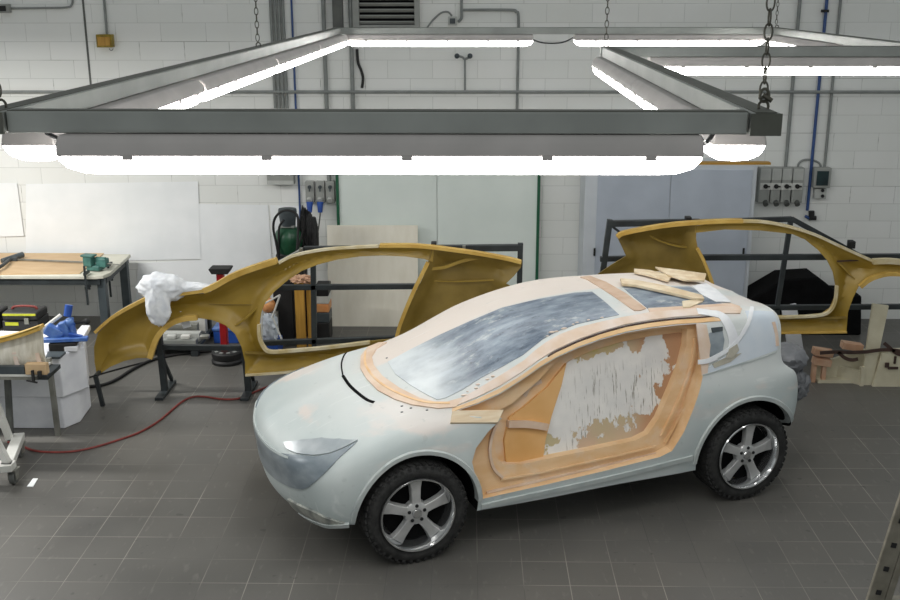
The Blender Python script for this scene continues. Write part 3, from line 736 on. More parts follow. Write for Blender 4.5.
# ---- wheels
def wheel_meshes():
    """around the v axis, outer face at v = 0, centre at the origin"""
    ax = V((0, 1, 0))
    tb = NB()
    lathe(tb, [(.262, .03), (.28, .012), (.31, .002), (.34, .010), (.358, .03), (.367, .055), (.370, .12), (.370, .18), (.367, .25), (.356, .28), (.32, .30), (.27, .29), (.258, .2), (.258, .06)], (0, 0, 0), ax, 72)
    for i in range(48):
        a = 2 * PI * i / 48
        for v0, w_, da in ((0.05, 0.05, 0.0), (0.115, 0.045, 0.06), (0.18, 0.045, 0.0), (0.25, 0.05, 0.06)):
            c_ = V((math.cos(a + da) * .366, v0, math.sin(a + da) * .366))
            R = Matrix.Rotation(-(a + da) + PI / 2, 3, 'Y') @ Matrix.Rotation(0.35 * (1 if v0 < .13 else -1), 3, 'Z')
            bx(tb, c_, (0.03, w_, 0.012), R)
    for i in range(40):
        a = 2 * PI * i / 40; c_ = V((math.cos(a) * .342, .013, math.sin(a) * .342))
        bx(tb, c_, (0.022, 0.008, 0.03), Matrix.Rotation(-a + PI / 2, 3, 'Y'))
    rb = NB()   # dished rim with polished lip
    lathe(rb, [(.266, .018), (.272, .004), (.268, -.004), (.258, -.002), (.249, .014), (.238, .05), (.231, .09), (.229, .2), (.254, .24), (.262, .24), (.254, .2), (.25, .1), (.258, .04)], (0, 0, 0), ax, 72)
    sb = NB()   # five spokes
    for i in range(5):
        a = PI / 2 + 2 * PI * i / 5
        R = Matrix.Rotation(-a, 4, 'Y')
        prof = [(.045, .040), (.11, .035), (.18, .039), (.236, .052)]
        fr, bk = [], []
        for k, (r, hw) in enumerate(prof):
            dep = .036 + .012 * (k / 3)
            for sgn in (-1, 1):
                fr.append(sb.verts.new(R @ V((r, dep, sgn * hw * .86)))); bk.append(sb.verts.new(R @ V((r, dep + .045, sgn * hw * 1.06))))
        for k in range(3):
            i0 = 2 * k
            sb.faces.new((fr[i0], fr[i0 + 1], fr[i0 + 3], fr[i0 + 2])); sb.faces.new((bk[i0 + 1], bk[i0], bk[i0 + 2], bk[i0 + 3]))
            sb.faces.new((fr[i0], fr[i0 + 2], bk[i0 + 2], bk[i0])); sb.faces.new((fr[i0 + 1], bk[i0 + 1], bk[i0 + 3], fr[i0 + 3]))
        sb.faces.new((fr[0], bk[0], bk[1], fr[1])); sb.faces.new((fr[6], fr[7], bk[7], bk[6]))
    lathe(sb, [(.0005, .034), (.07, .034), (.085, .043), (.09, .09), (.0005, .1)], (0, 0, 0), ax, 40, close=False)
    cb_ = NB(); lathe(cb_, [(.0005, .022), (.03, .023), (.036, .030), (.038, .05), (.0005, .05)], (0, 0, 0), ax, 28, close=False)
    db = NB(); lathe(db, [(.0005, .11), (.226, .11), (.226, .13), (.0005, .13)], (0, 0, 0), ax, 40, close=False)
    nb = NB(); lathe(nb, [(.0005, .022), (.010, .022), (.013, .026), (.014, .05), (.0005, .05)], (0, 0, 0), ax, 10, close=False)
    return tb, rb, sb, cb_, db, nb
tb, rb, sb, cb_, db, nb = wheel_meshes()
w0 = obj('wheel', sb, 'alloy', car, bevel=0.004)
ty = obj('tyre', tb, 'tyre', w0, smooth=True); ri = obj('rim', rb, 'alloy_bright', w0, smooth=True)
cc = obj('centre_cap', cb_, 'alloy_bright', w0, smooth=True); bd = obj('brake_disc', db, 'black_matte', w0, smooth=True)
nut = None; nme = None
for i in range(5):
    a = PI / 2 + 2 * PI * i / 5
    if nme is None:
        o = obj('wheel_nut', nb, 'dark_metal', w0, smooth=True); nme = o.data
    else:
        o = bpy.data.objects.new('wheel_nut', nme); COL.objects.link(o); o.parent = w0
    o.location = (math.cos(a) * .058, 0.004, math.sin(a) * .058)
WV = -0.05
w0.location = (WF.x, WV, WF.z)
for (u, v, rz) in ((WR.x, WV, 0), (WF.x, 2 * HW - WV, PI), (WR.x, 2 * HW - WV, PI)):
    w_ = w0.copy(); COL.objects.link(w_); w_.parent = car; w_.location = (u, v, WF.z); w_.rotation_euler = (0, 0.12 if rz == 0 else 0, rz)
    for ch in list(w0.children):
        c2_ = ch.copy(); COL.objects.link(c2_); c2_.parent = w_
bm = NB(); b2(bm, (-0.2, 0.36, 0.34), (3.0, 1.44, 0.5)); 
for u in (WF.x, WR.x): cyl(bm, (u, 0.08, 0.37), (u, 1.72, 0.37), 0.035)
obj('underframe', bm, 'black_matte', car)
# ------------------------------------------------------------------ hanging lighting frame
ZT = 3.522; ZB = ZT - 0.053
BX0, BX1, BX2 = -1.178, 0.718, 2.47          # centre lines of the side beams
BY0, BY1, BY2 = 2.64, 5.93, 9.17
TILT = lambda y: 0.0
SH = lambda x, y: x + 0.0115 * (y - BY0)     # the frame hangs half a degree off square to the wall
fr = thing('light_frame', 'L-shaped aluminium beam frame hung on chains above the car', 'frame', (0, BY0, ZB))
def beam(p0, p1, w=0.06):
    bm = NB(); bar(bm, (p0[0], p0[1], ZT - 0.0265 + TILT(p0[1])), (p1[0], p1[1], ZT - 0.0265 + TILT(p1[1])), w, 0.053)
    b0 = wobj('beam', bm, 'alu', fr, bevel=0.003)
    bm = NB(); bar(bm, (p0[0], p0[1], ZT + .0005), (p1[0], p1[1], ZT + .0005), w * .72, 0.003); obj('slot_shade', rebase(bm, fr), 'alu_end', b0)  # dark strip on the beam top paints in the shade inside the channel
    return b0
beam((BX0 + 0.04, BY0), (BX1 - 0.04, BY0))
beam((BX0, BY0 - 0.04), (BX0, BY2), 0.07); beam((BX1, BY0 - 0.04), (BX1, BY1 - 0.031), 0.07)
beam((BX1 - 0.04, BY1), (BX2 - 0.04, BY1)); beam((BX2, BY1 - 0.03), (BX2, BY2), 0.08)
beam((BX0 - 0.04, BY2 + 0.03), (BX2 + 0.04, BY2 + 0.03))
for x, y in ((BX0, BY0 - 0.043), (BX1, BY0 - 0.043)):
    bm = NB(); b2(bm, (x - 0.037, y - 0.004, ZB - 0.001), (x + 0.037, y + 0.002, ZT - 0.001)); wobj('beam_end', bm, 'alu_end', fr)
for x, y in ((BX1 + 0.012, BY0 + 0.04), (BX1 - 0.01, BY1), (BX0, 5.9), (BX2, BY2 - 0.05), (BX0, BY0 + 0.04)):
    bm = NB(); tube(bm, [V((x + math.cos(a) * .012, y, ZT + TILT(y) + 0.008 + math.sin(a) * .014)) for a in [2 * PI * i / 14 for i in range(14)]], 0.0035, 6, True); wobj('ring_bolt', bm, 'chain', fr, smooth=True)
# luminaires: length along local x, top at z = 0
LL = 1.575
def make_luminaire(label):
    r = thing('fluorescent_light', label, 'ceiling light', group='fluorescent lights under the frame')
    bm = NB(); h = LL / 2
    sec = [(-.045, 0), (.045, 0), (.066, -.02), (.072, -.049), (-.072, -.049), (-.066, -.02)]
    prism(bm, [(-h, y, z) for y, z in sec], (LL, 0, 0)); obj('housing', bm, 'housing', r, bevel=0.005)
    bm = NB(); rows = []
    for x, k in ((-h + .004, .35), (-h + .02, .72), (-h + .06, .97), (-h + .1, 1), (h - .1, 1), (h - .06, .97), (h - .02, .72), (h - .004, .35)):
        rows.append([bm.verts.new((x, (1 if math.cos(a) > 0 else -1) * abs(math.cos(a)) ** .6 * .067, -.048 - abs(math.sin(a)) ** .6 * .051 * k)) for a in [PI * i / 8 for i in range(9)]])
    for a, c_ in zip(rows, rows[1:]):
        for k in range(8): bm.faces.new((a[k], a[k + 1], c_[k + 1], c_[k]))
    bm.faces.new(rows[0][::-1]); bm.faces.new(rows[-1])
    for k in range(7):
        pass
    bm.faces.new([q[0] for q in rows] + [q[8] for q in rows[::-1]])
    obj('diffuser', bm, 'lamp', r, smooth=True)
    for sx_ in (-1, 1):
        for y in (-.032, .034):
            bm = NB(); cyl(bm, (sx_ * (h - .012), y, -.05), (sx_ * (h - .03), y, -.078), .010, n=8); obj('tube_end', bm, 'plastic_light', r, smooth=True)
    for x in (-0.61, -0.27, 0.07, 0.41, 0.66):
        for s in (-1, 1): bm = NB(); bx(bm, (x, s * .071, -.051), (.026, .008, .012)); obj('clip', bm, 'housing', r)
    return r
lum0 = make_luminaire('long fluorescent light across the front beam nearest the viewer')
lum0.location = (-0.218, BY0, ZB - 0.008)
DZ = ZB - 0.0015
lum0.location.z = DZ
ROT = -0.0115
def lum(x, y, rz, label): dup(lum0, (SH(x, y), y, DZ), label, None, rz + ROT)
for y, l in ((3.54, 'fluorescent light under the left beam, end-on at the front left corner'), (5.15, 'fluorescent light under the left beam, second from the front'), (6.76, 'fluorescent light under the left beam, third from the front'), (8.37, 'fluorescent light under the left beam, at the far corner')):
    lum(BX0 + 0.03, y, PI / 2, l)
for y, l in ((3.56, 'fluorescent light under the right beam, end-on at the front right corner'), (5.14, 'fluorescent light under the right beam, by the inner corner of the frame')):
    lum(BX1 - 0.015, y, PI / 2, l)
lum(1.73, BY1, 0, 'fluorescent light across the middle beam on the right')
lum(-0.32, BY2 + 0.03, 0, 'fluorescent light under the far beam, left of the wire gap')
lum(1.60, BY2 + 0.03, 0, 'fluorescent light under the far beam, right of the wire gap')
lum(BX2 - 0.02, 8.3, PI / 2, 'fluorescent light running under the far right beam of the frame')
bm = NB(); y = BY2 + 0.03; tube(bm, smooth_path([(0.51, y, ZB - .03 + TILT(y)), (0.62, y, ZB - .07 + TILT(y)), (0.78, y, ZB - .07 + TILT(y)), (0.88, y, ZB - .03 + TILT(y))]), 0.006)
single('cable', bm, 'dark_metal', 'thin cable sagging between the two far fluorescent lights', 'cable', smooth=True)
bm = NB(); tube(bm, smooth_path([(0.58, BY0 + .02, ZB - .02), (0.60, BY0 + .06, ZB - .035), (0.63, BY0 + .12, ZB - .02)]), 0.006)
single('cable', bm, 'dark_metal', 'short dark cable joining the two lights at the front right corner', 'cable', smooth=True)
bm = NB(); tube(bm, smooth_path([(-1.0, BY0 + .02, ZB - .02), (-1.03, BY0 + .06, ZB - .03), (-1.10, BY0 + .12, ZB - .015)]), 0.006)
single('cable', bm, 'dark_metal', 'short dark cable joining the two lights at the front left corner', 'cable', smooth=True)
# chains
def chain_bm(n, pitch, r, length):
    bm = NB()
    for i in range(n):
        z = i * pitch; pts = []
        for k in range(14):
            a = 2 * PI * k / 14; px_, pz = math.cos(a) * 0.24 * length, math.sin(a) * 0.5 * length
            pts.append(V((px_, 0, z + pz)) if i % 2 == 0 else V((0, px_, z + pz)))
        tube(bm, pts, r, 6, True)
    return bm
def chain(x, y, n, label):
    x = SH(x, y); bm = chain_bm(n, 0.0345, 0.0024, 0.041); zz = ZT + TILT(y) + 0.048
    bmesh.ops.translate(bm, vec=(x, y, zz), verts=bm.verts[:])
    return single('chain', bm, 'chain', label, 'chain', 'chains carrying the light frame', smooth=True)
chain(BX1 + 0.012, BY0 + 0.04, 20, 'thick link chain holding the front right corner of the light frame')
chain(BX1 - 0.01, BY1, 44, 'chain hanging to the inner corner of the light frame')
chain(BX0, 5.9, 44, 'chain hanging to the middle of the left beam')
chain(BX2, BY2 - 0.05, 60, 'thin chain holding the far right corner of the light frame')
chain(BX0, BY0 + 0.04, 20, 'chain at the front left corner of the light frame')
sx0, sy0 = SH(BX1 + .012, BY0 + .03), BY0 + .03
bm = NB(); cyl(bm, (sx0 - .004, sy0, ZT + .036), (sx0 + .018, sy0 - .004, ZT + .022), 0.006); cyl(bm, (sx0 - .014, sy0, ZT + .030), (sx0 + .012, sy0, ZT + .030), 0.004)
tube(bm, [V((sx0 + math.cos(a) * .011, sy0, ZT + .035 + math.sin(a) * .016)) for a in [2 * PI * i / 14 for i in range(14)]], 0.0038, 6, True)
single('shackle', bm, 'chain', 'steel shackle joining the chain to the front right corner', 'shackle', smooth=True)

fr.rotation_euler = (0, 0, 0)
fr.rotation_euler.z = ROT
# ------------------------------------------------------------------ on the wall
def wx(x, y, d=0.0): return atY(x, y, YW - d)
def pipe(name, px, r, material, label, cat, group=None, d=None, bend=1, ztop=None):
    d = d if d is not None else r + 0.004
    pts = [wx(x, y, d) for x, y in px]
    if ztop: pts = [V((pts[0].x, pts[0].y, ztop))] + pts[1:]
    bm = NB(); tube(bm, smooth_path(pts, bend) if bend > 1 else pts, r, 10)
    return single(name, bm, material, label, cat, group, smooth=True)
bm = NB(); z = wx(450, 91.5).z; cyl(bm, (-8.5, YW - .06, z), (8.5, YW - .06, z), 0.018); single('conduit_pipe', bm, 'conduit', 'long horizontal grey conduit running along the whole back wall', 'pipe', smooth=True)
def vpipe(x0, x1, y1, r, material, label, group=None, d=None, y0=0, name='conduit_pipe'):
    """vertical pipe standing at photo column x0 (top edge) / x1 (row y1)"""
    xx = (wx(x0, y0).x + wx(x1, y1).x) / 2; zb = wx(x1, y1).z; d = d or r + .004
    bm = NB(); cyl(bm, (xx, YW - d, zb), (xx, YW - d, 5.9), r); return single(name, bm, material, label, 'pipe', group, smooth=True)
for k, (x, l) in enumerate(((274, 'leftmost pipe of the bundle of four left of the blue pipe'), (278, 'second pipe from the left in the bundle of four'), (282, 'third pipe from the left in the bundle of four'), (286, 'rightmost pipe of the bundle of four, beside the blue pipe'))):
    vpipe(x - 1.5, x, 108, 0.017, 'conduit', l, 'bundled vertical conduits')
vpipe(293, 300, 238, 0.012, 'blue_pipe', 'thin blue vertical air pipe left of the three socket boxes', name='air_pipe')
vpipe(325, 328, 182, 0.024, 'conduit', 'grey vertical pipe left of the dark downpipe above the sockets')
vpipe(352, 353, 150, 0.024, 'conduit', 'grey vertical pipe just left of the ventilation grille')
bm = NB(); xx = wx(338, 10).x; b2(bm, (xx - .05, YW - .12, wx(338, 28).z), (xx + .06, YW, 5.9)); single('duct', bm, 'conduit_dark', 'dark square duct rising beside the ventilation grille', 'duct', bevel=0.004)
vpipe(796, 788, 167, 0.02, 'conduit', 'grey vertical pipe rising from the row of four switch boxes')
vpipe(826, 807, 210, 0.018, 'blue_pipe', 'blue vertical air pipe right of the four switch boxes', name='air_pipe')
vpipe(840, 824, 167, 0.016, 'conduit', 'grey vertical pipe rising from the single switch box on the right')
bm = NB(); bx(bm, wx(825, 11, .03), (.075, .05, .03)); single('pipe_clip', bm, 'black', 'black clip holding the blue air pipe at the upper right', 'clip')
# ventilation grille
c0, c1 = wx(352, -22, 0), wx(420, 28, 0)
g = thing('vent_grille', 'grey framed louvred ventilation grille at the top of the back wall', 'vent', ((c0.x + c1.x) / 2, YW, c1.z))
for lo, hi in (((c0.x, YW - .07, c1.z), (c0.x + .075, YW, c0.z)), ((c1.x - .06, YW - .07, c1.z), (c1.x, YW, c0.z)), ((c0.x + .075, YW - .07, c1.z), (c1.x - .06, YW, c1.z + .035)), ((c0.x + .075, YW - .07, c0.z - .04), (c1.x - .06, YW, c0.z))):
    bm = NB(); b2(bm, lo, hi); wobj('frame', bm, 'plastic_grey', g, bevel=0.004)
bm = NB(); b2(bm, (c0.x + .075, YW - .012, c1.z + .035), (c1.x - .06, YW - .004, c0.z - .04)); wobj('backing', bm, 'black_matte', g)
z = c1.z + .06
while z < c0.z - .06:
    bm = NB(); bx(bm, ((c0.x + c1.x) / 2 + .008, YW - .045, z), (c1.x - c0.x - .14, .045, .012), Matrix.Rotation(-0.7, 3, 'X')); wobj('slat', bm, 'plastic_grey', g); z += .066
# boxes and conduits
def wallbox(name, x0, y0, x1, y1, depth, material, label, cat, group=None, bev=0.006):
    a, b_ = wx(x0, y0, depth), wx(x1, y1, depth)
    r = thing(name, label, cat, ((a.x + b_.x) / 2, YW, min(a.z, b_.z)), 0, group)
    bm = NB(); b2(bm, (a.x, YW - depth, b_.z), (b_.x, YW - .001, a.z)); wobj('body', bm, material, r, bevel=bev)
    return r, a, b_
r, a, b_ = wallbox('emergency_light', 95.5, 34.5, 112.5, 47.5, .09, 'yellow', 'small worn yellow box lamp on the upper left wall', 'lamp')
bm = NB(); b2(bm, (a.x + .02, YW - .105, b_.z + .02), (b_.x - .02, YW - .09, a.z - .025)); wobj('lens', bm, 'wood_yellow', r, bevel=0.004)
bm = NB(); tube(bm, [V(((b_.x - .03) + math.cos(t) * .022, YW - .05, b_.z - .012 + math.sin(t) * .022)) for t in [-PI * i / 8 for i in range(9)]], .005, 6); wobj('cable_loop', bm, 'conduit', r, smooth=True)
vpipe(105, 107, 34, 0.014, 'conduit', 'thin grey conduit dropping to the yellow box lamp')
r, a, b_ = wallbox('socket_box', -4, 4, 9, 13, .08, 'plastic_grey', 'grey socket box at the upper left edge of the wall', 'socket')
bm = NB(); b2(bm, (a.x + .03, YW - .09, b_.z + .02), (b_.x - .03, YW - .08, a.z - .02)); wobj('cover', bm, 'black', r)
pipe('conduit_pipe', [(9, 8.5), (40, 8), (66, 7.5), (72, 4), (72.5, -8)], .012, 'conduit', 'thin bent conduit leading right from the upper left socket box', 'pipe', bend=5)
r, a, b_ = wallbox('socket_box', 448, 16.5, 457, 25.5, .07, 'plastic_light', 'small square grey box right of the ventilation grille', 'socket')
bm = NB(); b2(bm, (a.x + .02, YW - .08, b_.z + .02), (b_.x - .02, YW - .07, a.z - .02)); wobj('cover', bm, 'slate', r)
pipe('cable', [(427, 28), (433, 20), (441, 13), (448, 12), (452, 16)], .010, 'conduit', 'grey flexible cable curving to the small box right of the grille', 'cable', bend=5)
pipe('conduit_pipe', [(461.5, -6), (461.5, 10), (461.5, 18), (458, 22)], .016, 'conduit', 'conduit coming down from above to the small box by the grille', 'pipe', bend=4)
pipe('conduit_pipe', [(462, 10), (510, 10), (516, 12), (518.5, 17), (518, 60), (517, 109)], .016, 'conduit', 'conduit that turns from horizontal to vertical right of the grille', 'pipe', bend=5)
pipe('cable', [(357, 49), (358, 62), (361, 70), (363, 78), (362, 88)], .016, 'black', 'short black cable hanging above the horizontal conduit', 'cable', bend=5)
h = thing('wall_bracket', 'small grey double hook bracket above the horizontal conduit', 'bracket', wx(465, 90, .06))
bm = NB(); cyl(bm, wx(465, 90, .06), wx(465, 59, .06), .012); wobj('stem', bm, 'conduit', h, smooth=True)
bm = NB(); tube(bm, smooth_path([wx(457, 56, .07), wx(462, 57, .07), wx(465, 59, .07), wx(470, 57, .07)], 4), .013, 8); wobj('arm', bm, 'conduit', h, smooth=True)
for x in (457, 470): bm = NB(); sph(bm, wx(x, 56, .08), .03); wobj('knob', bm, 'slate', h, smooth=True)
# paper sheets
def sheet(px, label, dz=.004):
    pts = [wx(x, y, dz + .004) for x, y in px]; bm = NB()
    poly = [(p.x, p.z) for p in pts]; vs, fs, N = cdt_fill(poly, .12)
    tv = []; bv = []
    for p in vs:
        k = noise.noise(V((p.x * 1.4, p.y * 1.4, dz * 300))) * .006 + .006
        tv.append(bm.verts.new((p.x, YW - dz - k, p.y))); bv.append(bm.verts.new((p.x, YW - dz - k + .002, p.y)))
    for f in fs: bm.faces.new([tv[i] for i in f]); bm.faces.new([bv[i] for i in reversed(f)])
    return single('paper_sheet', bm, 'paper', label, 'paper', 'large paper sheets taped to the wall', smooth=True)
sheet([(-14, 183), (17, 183), (24, 236), (-14, 237)], 'white paper sheet taped to the wall at the left photo edge', .012)
sheet([(26, 184), (198, 181.5), (201, 259), (60, 262), (26, 262)], 'largest white paper sheet, taped to the wall above the workbench', .006)
sheet([(199, 204), (268, 205), (272, 262), (266, 345), (134, 345), (138, 263), (201, 260)], 'white paper sheet hanging low on the wall behind the red stand', .004)
sheet([(270, 205), (299, 206), (299, 262), (274, 262)], 'narrow white sheet on the wall left of the blue pipe', .003)
# grey wall heater
r, a, b_ = wallbox('wall_unit', 266, 161, 294, 184.5, .13, 'plastic_grey', 'grey wall unit with a pale lower edge beside the blue pipe', 'heater')
bm = NB(); b2(bm, (a.x + .005, YW - .135, b_.z), (b_.x - .005, YW - .13, b_.z + .045)); wobj('lower_edge', bm, 'plastic_light', r)
# three socket boxes with plugs
lb = ('first socket box with a plug, left of the green-edged panel', 'middle socket box with a plug, left of the green-edged panel', 'right socket box without a plug, against the green-edged panel')
for k, x in enumerate((305, 315.5, 325.5)):
    r, a, b_ = wallbox('socket_box', x, 181.5, x + 9.3, 203, .08, 'plastic_grey', lb[k], 'socket', 'interlocked socket boxes')
    bm = NB(); c_ = wx(x + 4.6, 187, .085); cyl(bm, c_, c_ + V((0, -.02, 0)), .022); bx(bm, c_ + V((0, -.02, -.02)), (.014, .02, .06)); wobj('knob', bm, 'slate', r)
    bm = NB(); c_ = wx(x + 4.6, 199, .085); cyl(bm, c_, c_ + V((0, -.03, -.02)), .032); wobj('outlet', bm, 'plastic_light', r, smooth=True)
for k, (x, end, l) in enumerate(((309.5, [(310.5, 215), (309, 235), (306, 262), (308, 300)], 'left blue plug on a hanging cable below the socket boxes'), (320, [(320, 216), (318, 232), (314, 256), (315, 300)], 'right blue plug on a hanging cable below the socket boxes'))):
    p = wx(x, 207.5, .13); r = thing('power_plug', l, 'plug', p)
    bm = NB(); cyl(bm, p + V((0, .03, .06)), p + V((0, 0, -.06)), .04, .026); wobj('plug_body', bm, 'blue_plastic', r, smooth=True)
    bm = NB(); tube(bm, smooth_path([p + V((0, 0, -.05))] + [wx(a_, b2_, .1) for a_, b2_ in end], 5), .008, 6); wobj('cord', bm, 'conduit_dark', r, smooth=True)
# large white panel with green edges
a, b_ = atY(335, 150, YW - .1), atY(538, 278, YW - .1)
pn = thing('sliding_panel', 'tall pale wall panel with dark green edge strips behind the car', 'panel', ((a.x + b_.x) / 2, YW - .1, 0))
sx = atY(437, 200, YW - .1).x
bm = NB(); b2(bm, (a.x + .03, YW - .1, 0), (sx - .003, YW - .05, a.z)); wobj('board', bm, 'panel_white', pn)
bm = NB(); b2(bm, (sx + .003, YW - .1, 0), (b_.x - .03, YW - .05, a.z)); wobj('board', bm, 'panel_white', pn)
for x in (a.x, b_.x - .03): bm = NB(); b2(bm, (x - .002, YW - .12, 0), (x + .032, YW - .04, a.z)); wobj('edge_strip', bm, 'panel_green', pn, bevel=0.003)
# plywood sheet leaning on it
p = [atY(328, 345, 12.02), atY(418, 345, 12.02), atY(418, 225.5, 12.22), atY(328, 225.5, 12.22)]
p[0].z = p[1].z = 0.0; p[0].x = p[3].x = (p[0].x + p[3].x) / 2; p[1].x = p[2].x = (p[1].x + p[2].x) / 2
bm = NB(); prism(bm, p, (0, .018, 0)); single('plywood_sheet', bm, 'plywood', 'beige plywood sheet leaning against the pale wall panel', 'board')
bm = NB(); cyl(bm, wx(521, 270, .0), wx(521, 270, -.01), .01); bm.free()
# grey cabinet
CY = 11.86
a, b_ = atY(586, 165, CY), atY(757.5, 165, CY); zt = a.z
cab = thing('metal_cabinet', 'wide blue-grey steel cabinet with two doors against the right of the wall', 'cabinet', ((a.x + b_.x) / 2, CY, 0))
bm = NB(); b2(bm, (a.x, CY, 0), (b_.x, YW - .01, zt)); wobj('body', bm, 'cabinet_light', cab, bevel=0.004)
dm = atY(669.5, 200, CY).x; d0 = atY(597, 200, CY).x; d1 = b_.x - .05
for k, (x0, x1) in enumerate(((d0, dm - .004), (dm + .004, d1))):
    bm = NB(); b2(bm, (x0, CY - .02, .06), (x1, CY + .002, zt - .05)); dr = wobj('door', bm, 'cabinet', cab, bevel=0.003)
    hx = atY((594.5, 743.5)[k], 252, CY - .03); 
    bm = NB(); bx(bm, hx, (.02, .02, .09)); ho = obj('door_handle', rebase(bm, cab), 'black', dr)
bm = NB(); b2(bm, (atY(692, 160, CY).x, CY + .03, zt), (atY(772, 160, CY).x, CY + .14, zt + .025)); single('wooden_plank', bm, 'wood_yellow', 'yellow wooden plank lying on top of the blue-grey cabinet', 'plank')
# four switch boxes
lb = ('first from the left', 'second from the left', 'third from the left', 'rightmost')
for k in range(4):
    x = 760.5 + k * 10.55
    r, a, b_ = wallbox('switch_box', x, 168, x + 9.7, 203, .12, 'plastic_grey', 'grey isolator switch box, %s in the row of four' % lb[k], 'switch box', 'row of four switch boxes')
    bm = NB(); b2(bm, (a.x + .012, YW - .128, wx(x, 189.5).z + .02), (b_.x - .012, YW - .12, wx(x, 183).z + .02)); wobj('dial_plate', bm, 'white_paint', r)
    c_ = wx(x + 5, 186.3, .13); bm = NB(); cyl(bm, c_, c_ + V((0, -.02, 0)), .026); bx(bm, c_ + V((.02, -.02, 0)), (.05, .02, .016)); wobj('knob', bm, 'black', r)
    bm = NB(); b2(bm, (a.x + .008, YW - .124, a.z - .14), (b_.x - .008, YW - .12, a.z - .01)); wobj('cover', bm, 'plastic_light', r)
    c_ = wx(x + 5, 200, .12); bm = NB(); cyl(bm, c_ + V((0, .02, -.02)), c_ + V((0, -.03, -.05)), .03); wobj('outlet', bm, 'conduit_dark', r, smooth=True)
r, a, b_ = wallbox('switch_box', 815, 168, 830, 188, .11, 'plastic_grey', 'single grey box with a dark window, right of the blue pipe', 'switch box')
bm = NB(); b2(bm, (a.x + .03, YW - .118, b_.z + .03), (b_.x - .03, YW - .11, a.z - .035)); wobj('window', bm, 'dial', r)
r, a, b_ = wallbox('socket_box', 815, 188.8, 826, 199, .07, 'plastic_light', 'small pale socket box below the windowed switch box', 'socket')
for y in (190.5, 196): bm = NB(); c_ = wx(822.5, y, .072); cyl(bm, c_, c_ + V((0, -.008, 0)), .02); wobj('outlet', bm, 'black', r)
pipe('conduit_pipe', [(798, 168), (799, 163), (804, 160), (812, 160), (819, 163), (821, 168)], .012, 'conduit', 'arched conduit linking the four switch boxes to the windowed box', 'pipe', bend=5)
p = wx(811, 216, .06); r = thing('air_valve', 'black air valve with a tee at the foot of the blue pipe', 'valve', p)
bm = NB(); cyl(bm, wx(805, 216, .05), wx(811, 219, .06), .018); wobj('elbow', bm, 'blue_pipe', r, smooth=True)
bm = NB(); cyl(bm, wx(809, 218, .06), wx(816, 218, .06), .026); cyl(bm, wx(811.5, 218, .06), wx(811.5, 211, .06), .034); wobj('valve_body', bm, 'black', r, smooth=True)

# ------------------------------------------------------------------ yellow body-side moulds on their steel frames
def relief_part(name, px, P0, N, root, material, step=.05, depth=.09, reach=.14, thick=.018, extra=None):
    """a dished fibreglass skin outlined on the plane through P0 with normal N"""
    X = V((N.y, -N.x, 0)).normalized()
    if X.x < 0: X = -X
    Z = N.cross(X); Z = Z if Z.z > 0 else -Z
    B = -N if N.y > 0 else N
    pts = [atP(x, y, P0, N) - P0 for x, y in px]; poly = [(p.dot(X), p.dot(Z)) for p in pts]
    vs, fs, nb_ = cdt_fill(poly, step); bm = NB(); tv = []; bv = []
    bd = [vs[i] for i in range(nb_)]
    for p in vs:
        d = 9.0
        for i_ in range(nb_):
            a_, c_ = bd[i_], bd[(i_ + 1) % nb_]; e_ = c_ - a_; l2 = e_.length_squared
            u_ = max(0.0, min(1.0, (p - a_).dot(e_) / l2)) if l2 > 0 else 0.0; d = min(d, (p - a_ - e_ * u_).length)
        t = min(1, d / reach); t = t * t * (3 - 2 * t)
        o = -depth * t
        if extra: o += extra(p.x, p.y)
        q = P0 + X * p.x + Z * p.y + B * o
        tv.append(bm.verts.new(q)); bv.append(bm.verts.new(q - B * thick))
    cnt = {}
    for f in fs:
        bm.faces.new([tv[i] for i in f]); bm.faces.new([bv[i] for i in reversed(f)])
        for a, b_ in zip(f, list(f[1:]) + [f[0]]): cnt[(a, b_)] = 1
    for (a, b_) in cnt:
        if (b_, a) not in cnt: bm.faces.new((tv[b_], tv[a], bv[a], bv[b_]))
    return wobj(name, bm, material, root, smooth=True)
def strip_on(name, px, P0, N, root, material, w, h, off, k=4, up=None):
    B = -N if N.y > 0 else N
    pts = [atP(p.x, p.y, P0, N) + B * off for p in smooth_path([V((x, y, 0)) for x, y in px], k)]
    bm = NB(); ribbon(bm, pts, w, h, up=up or B); return wobj(name, bm, material, root, smooth=True)
NL = V((0.02, 1, -0.03)).normalized(); PL = V((-1.6, 9.55, 0.9))
ml = thing('body_side_mould', 'yellow fibreglass body side mould with the white rag hung over it', 'mould', (-1.6, 9.55, 0.3))
FRONT = [(97,376),(94.5,362),(94,347),(98,333),(112,319),(132,307),(152,298),(180,294.5),(205,291),(216,287),(232,278),(252,270),(279,262),(292,256),(310,252),(330,249.5),(352,248),(382,246.5),(412,246.5),(434,248),(433,262),(424,259),(405,256.5),(382,255.5),(360,256.5),(338,259.5),(318,264.5),(302,271),(288,280),(274,292),(265,303),(261,313),(259.5,324),(260,336),(264,346),(270,350.5),(290,349.5),(325,346.5),(360,342),(425,336),(428,356),(360,362),(330,365.5),(290,370.5),(245,374),(245,362),(241.5,347),(235,334),(225,325),(212,320),(198,318),(186,319),(175,322.5),(165,329),(158,338),(154,348),(151,358),(138,358),(124,361),(110,367)]
relief_part('front_section', FRONT, PL, NL, ml, 'mould', step=.026, depth=.085, reach=.14)
REAR = [(432,248),(455,251),(480,254.5),(505,259),(522,262.5),(521,267),(514,276),(506,283.5),(514,288),(512,300),(505,325),(490,345),(428,352),(399,345),(398,331),(406,312),(417,290),(424,275),(428,262)]
relief_part('rear_section', REAR, PL, NL, ml, 'mould_dark', depth=.12, reach=.16)
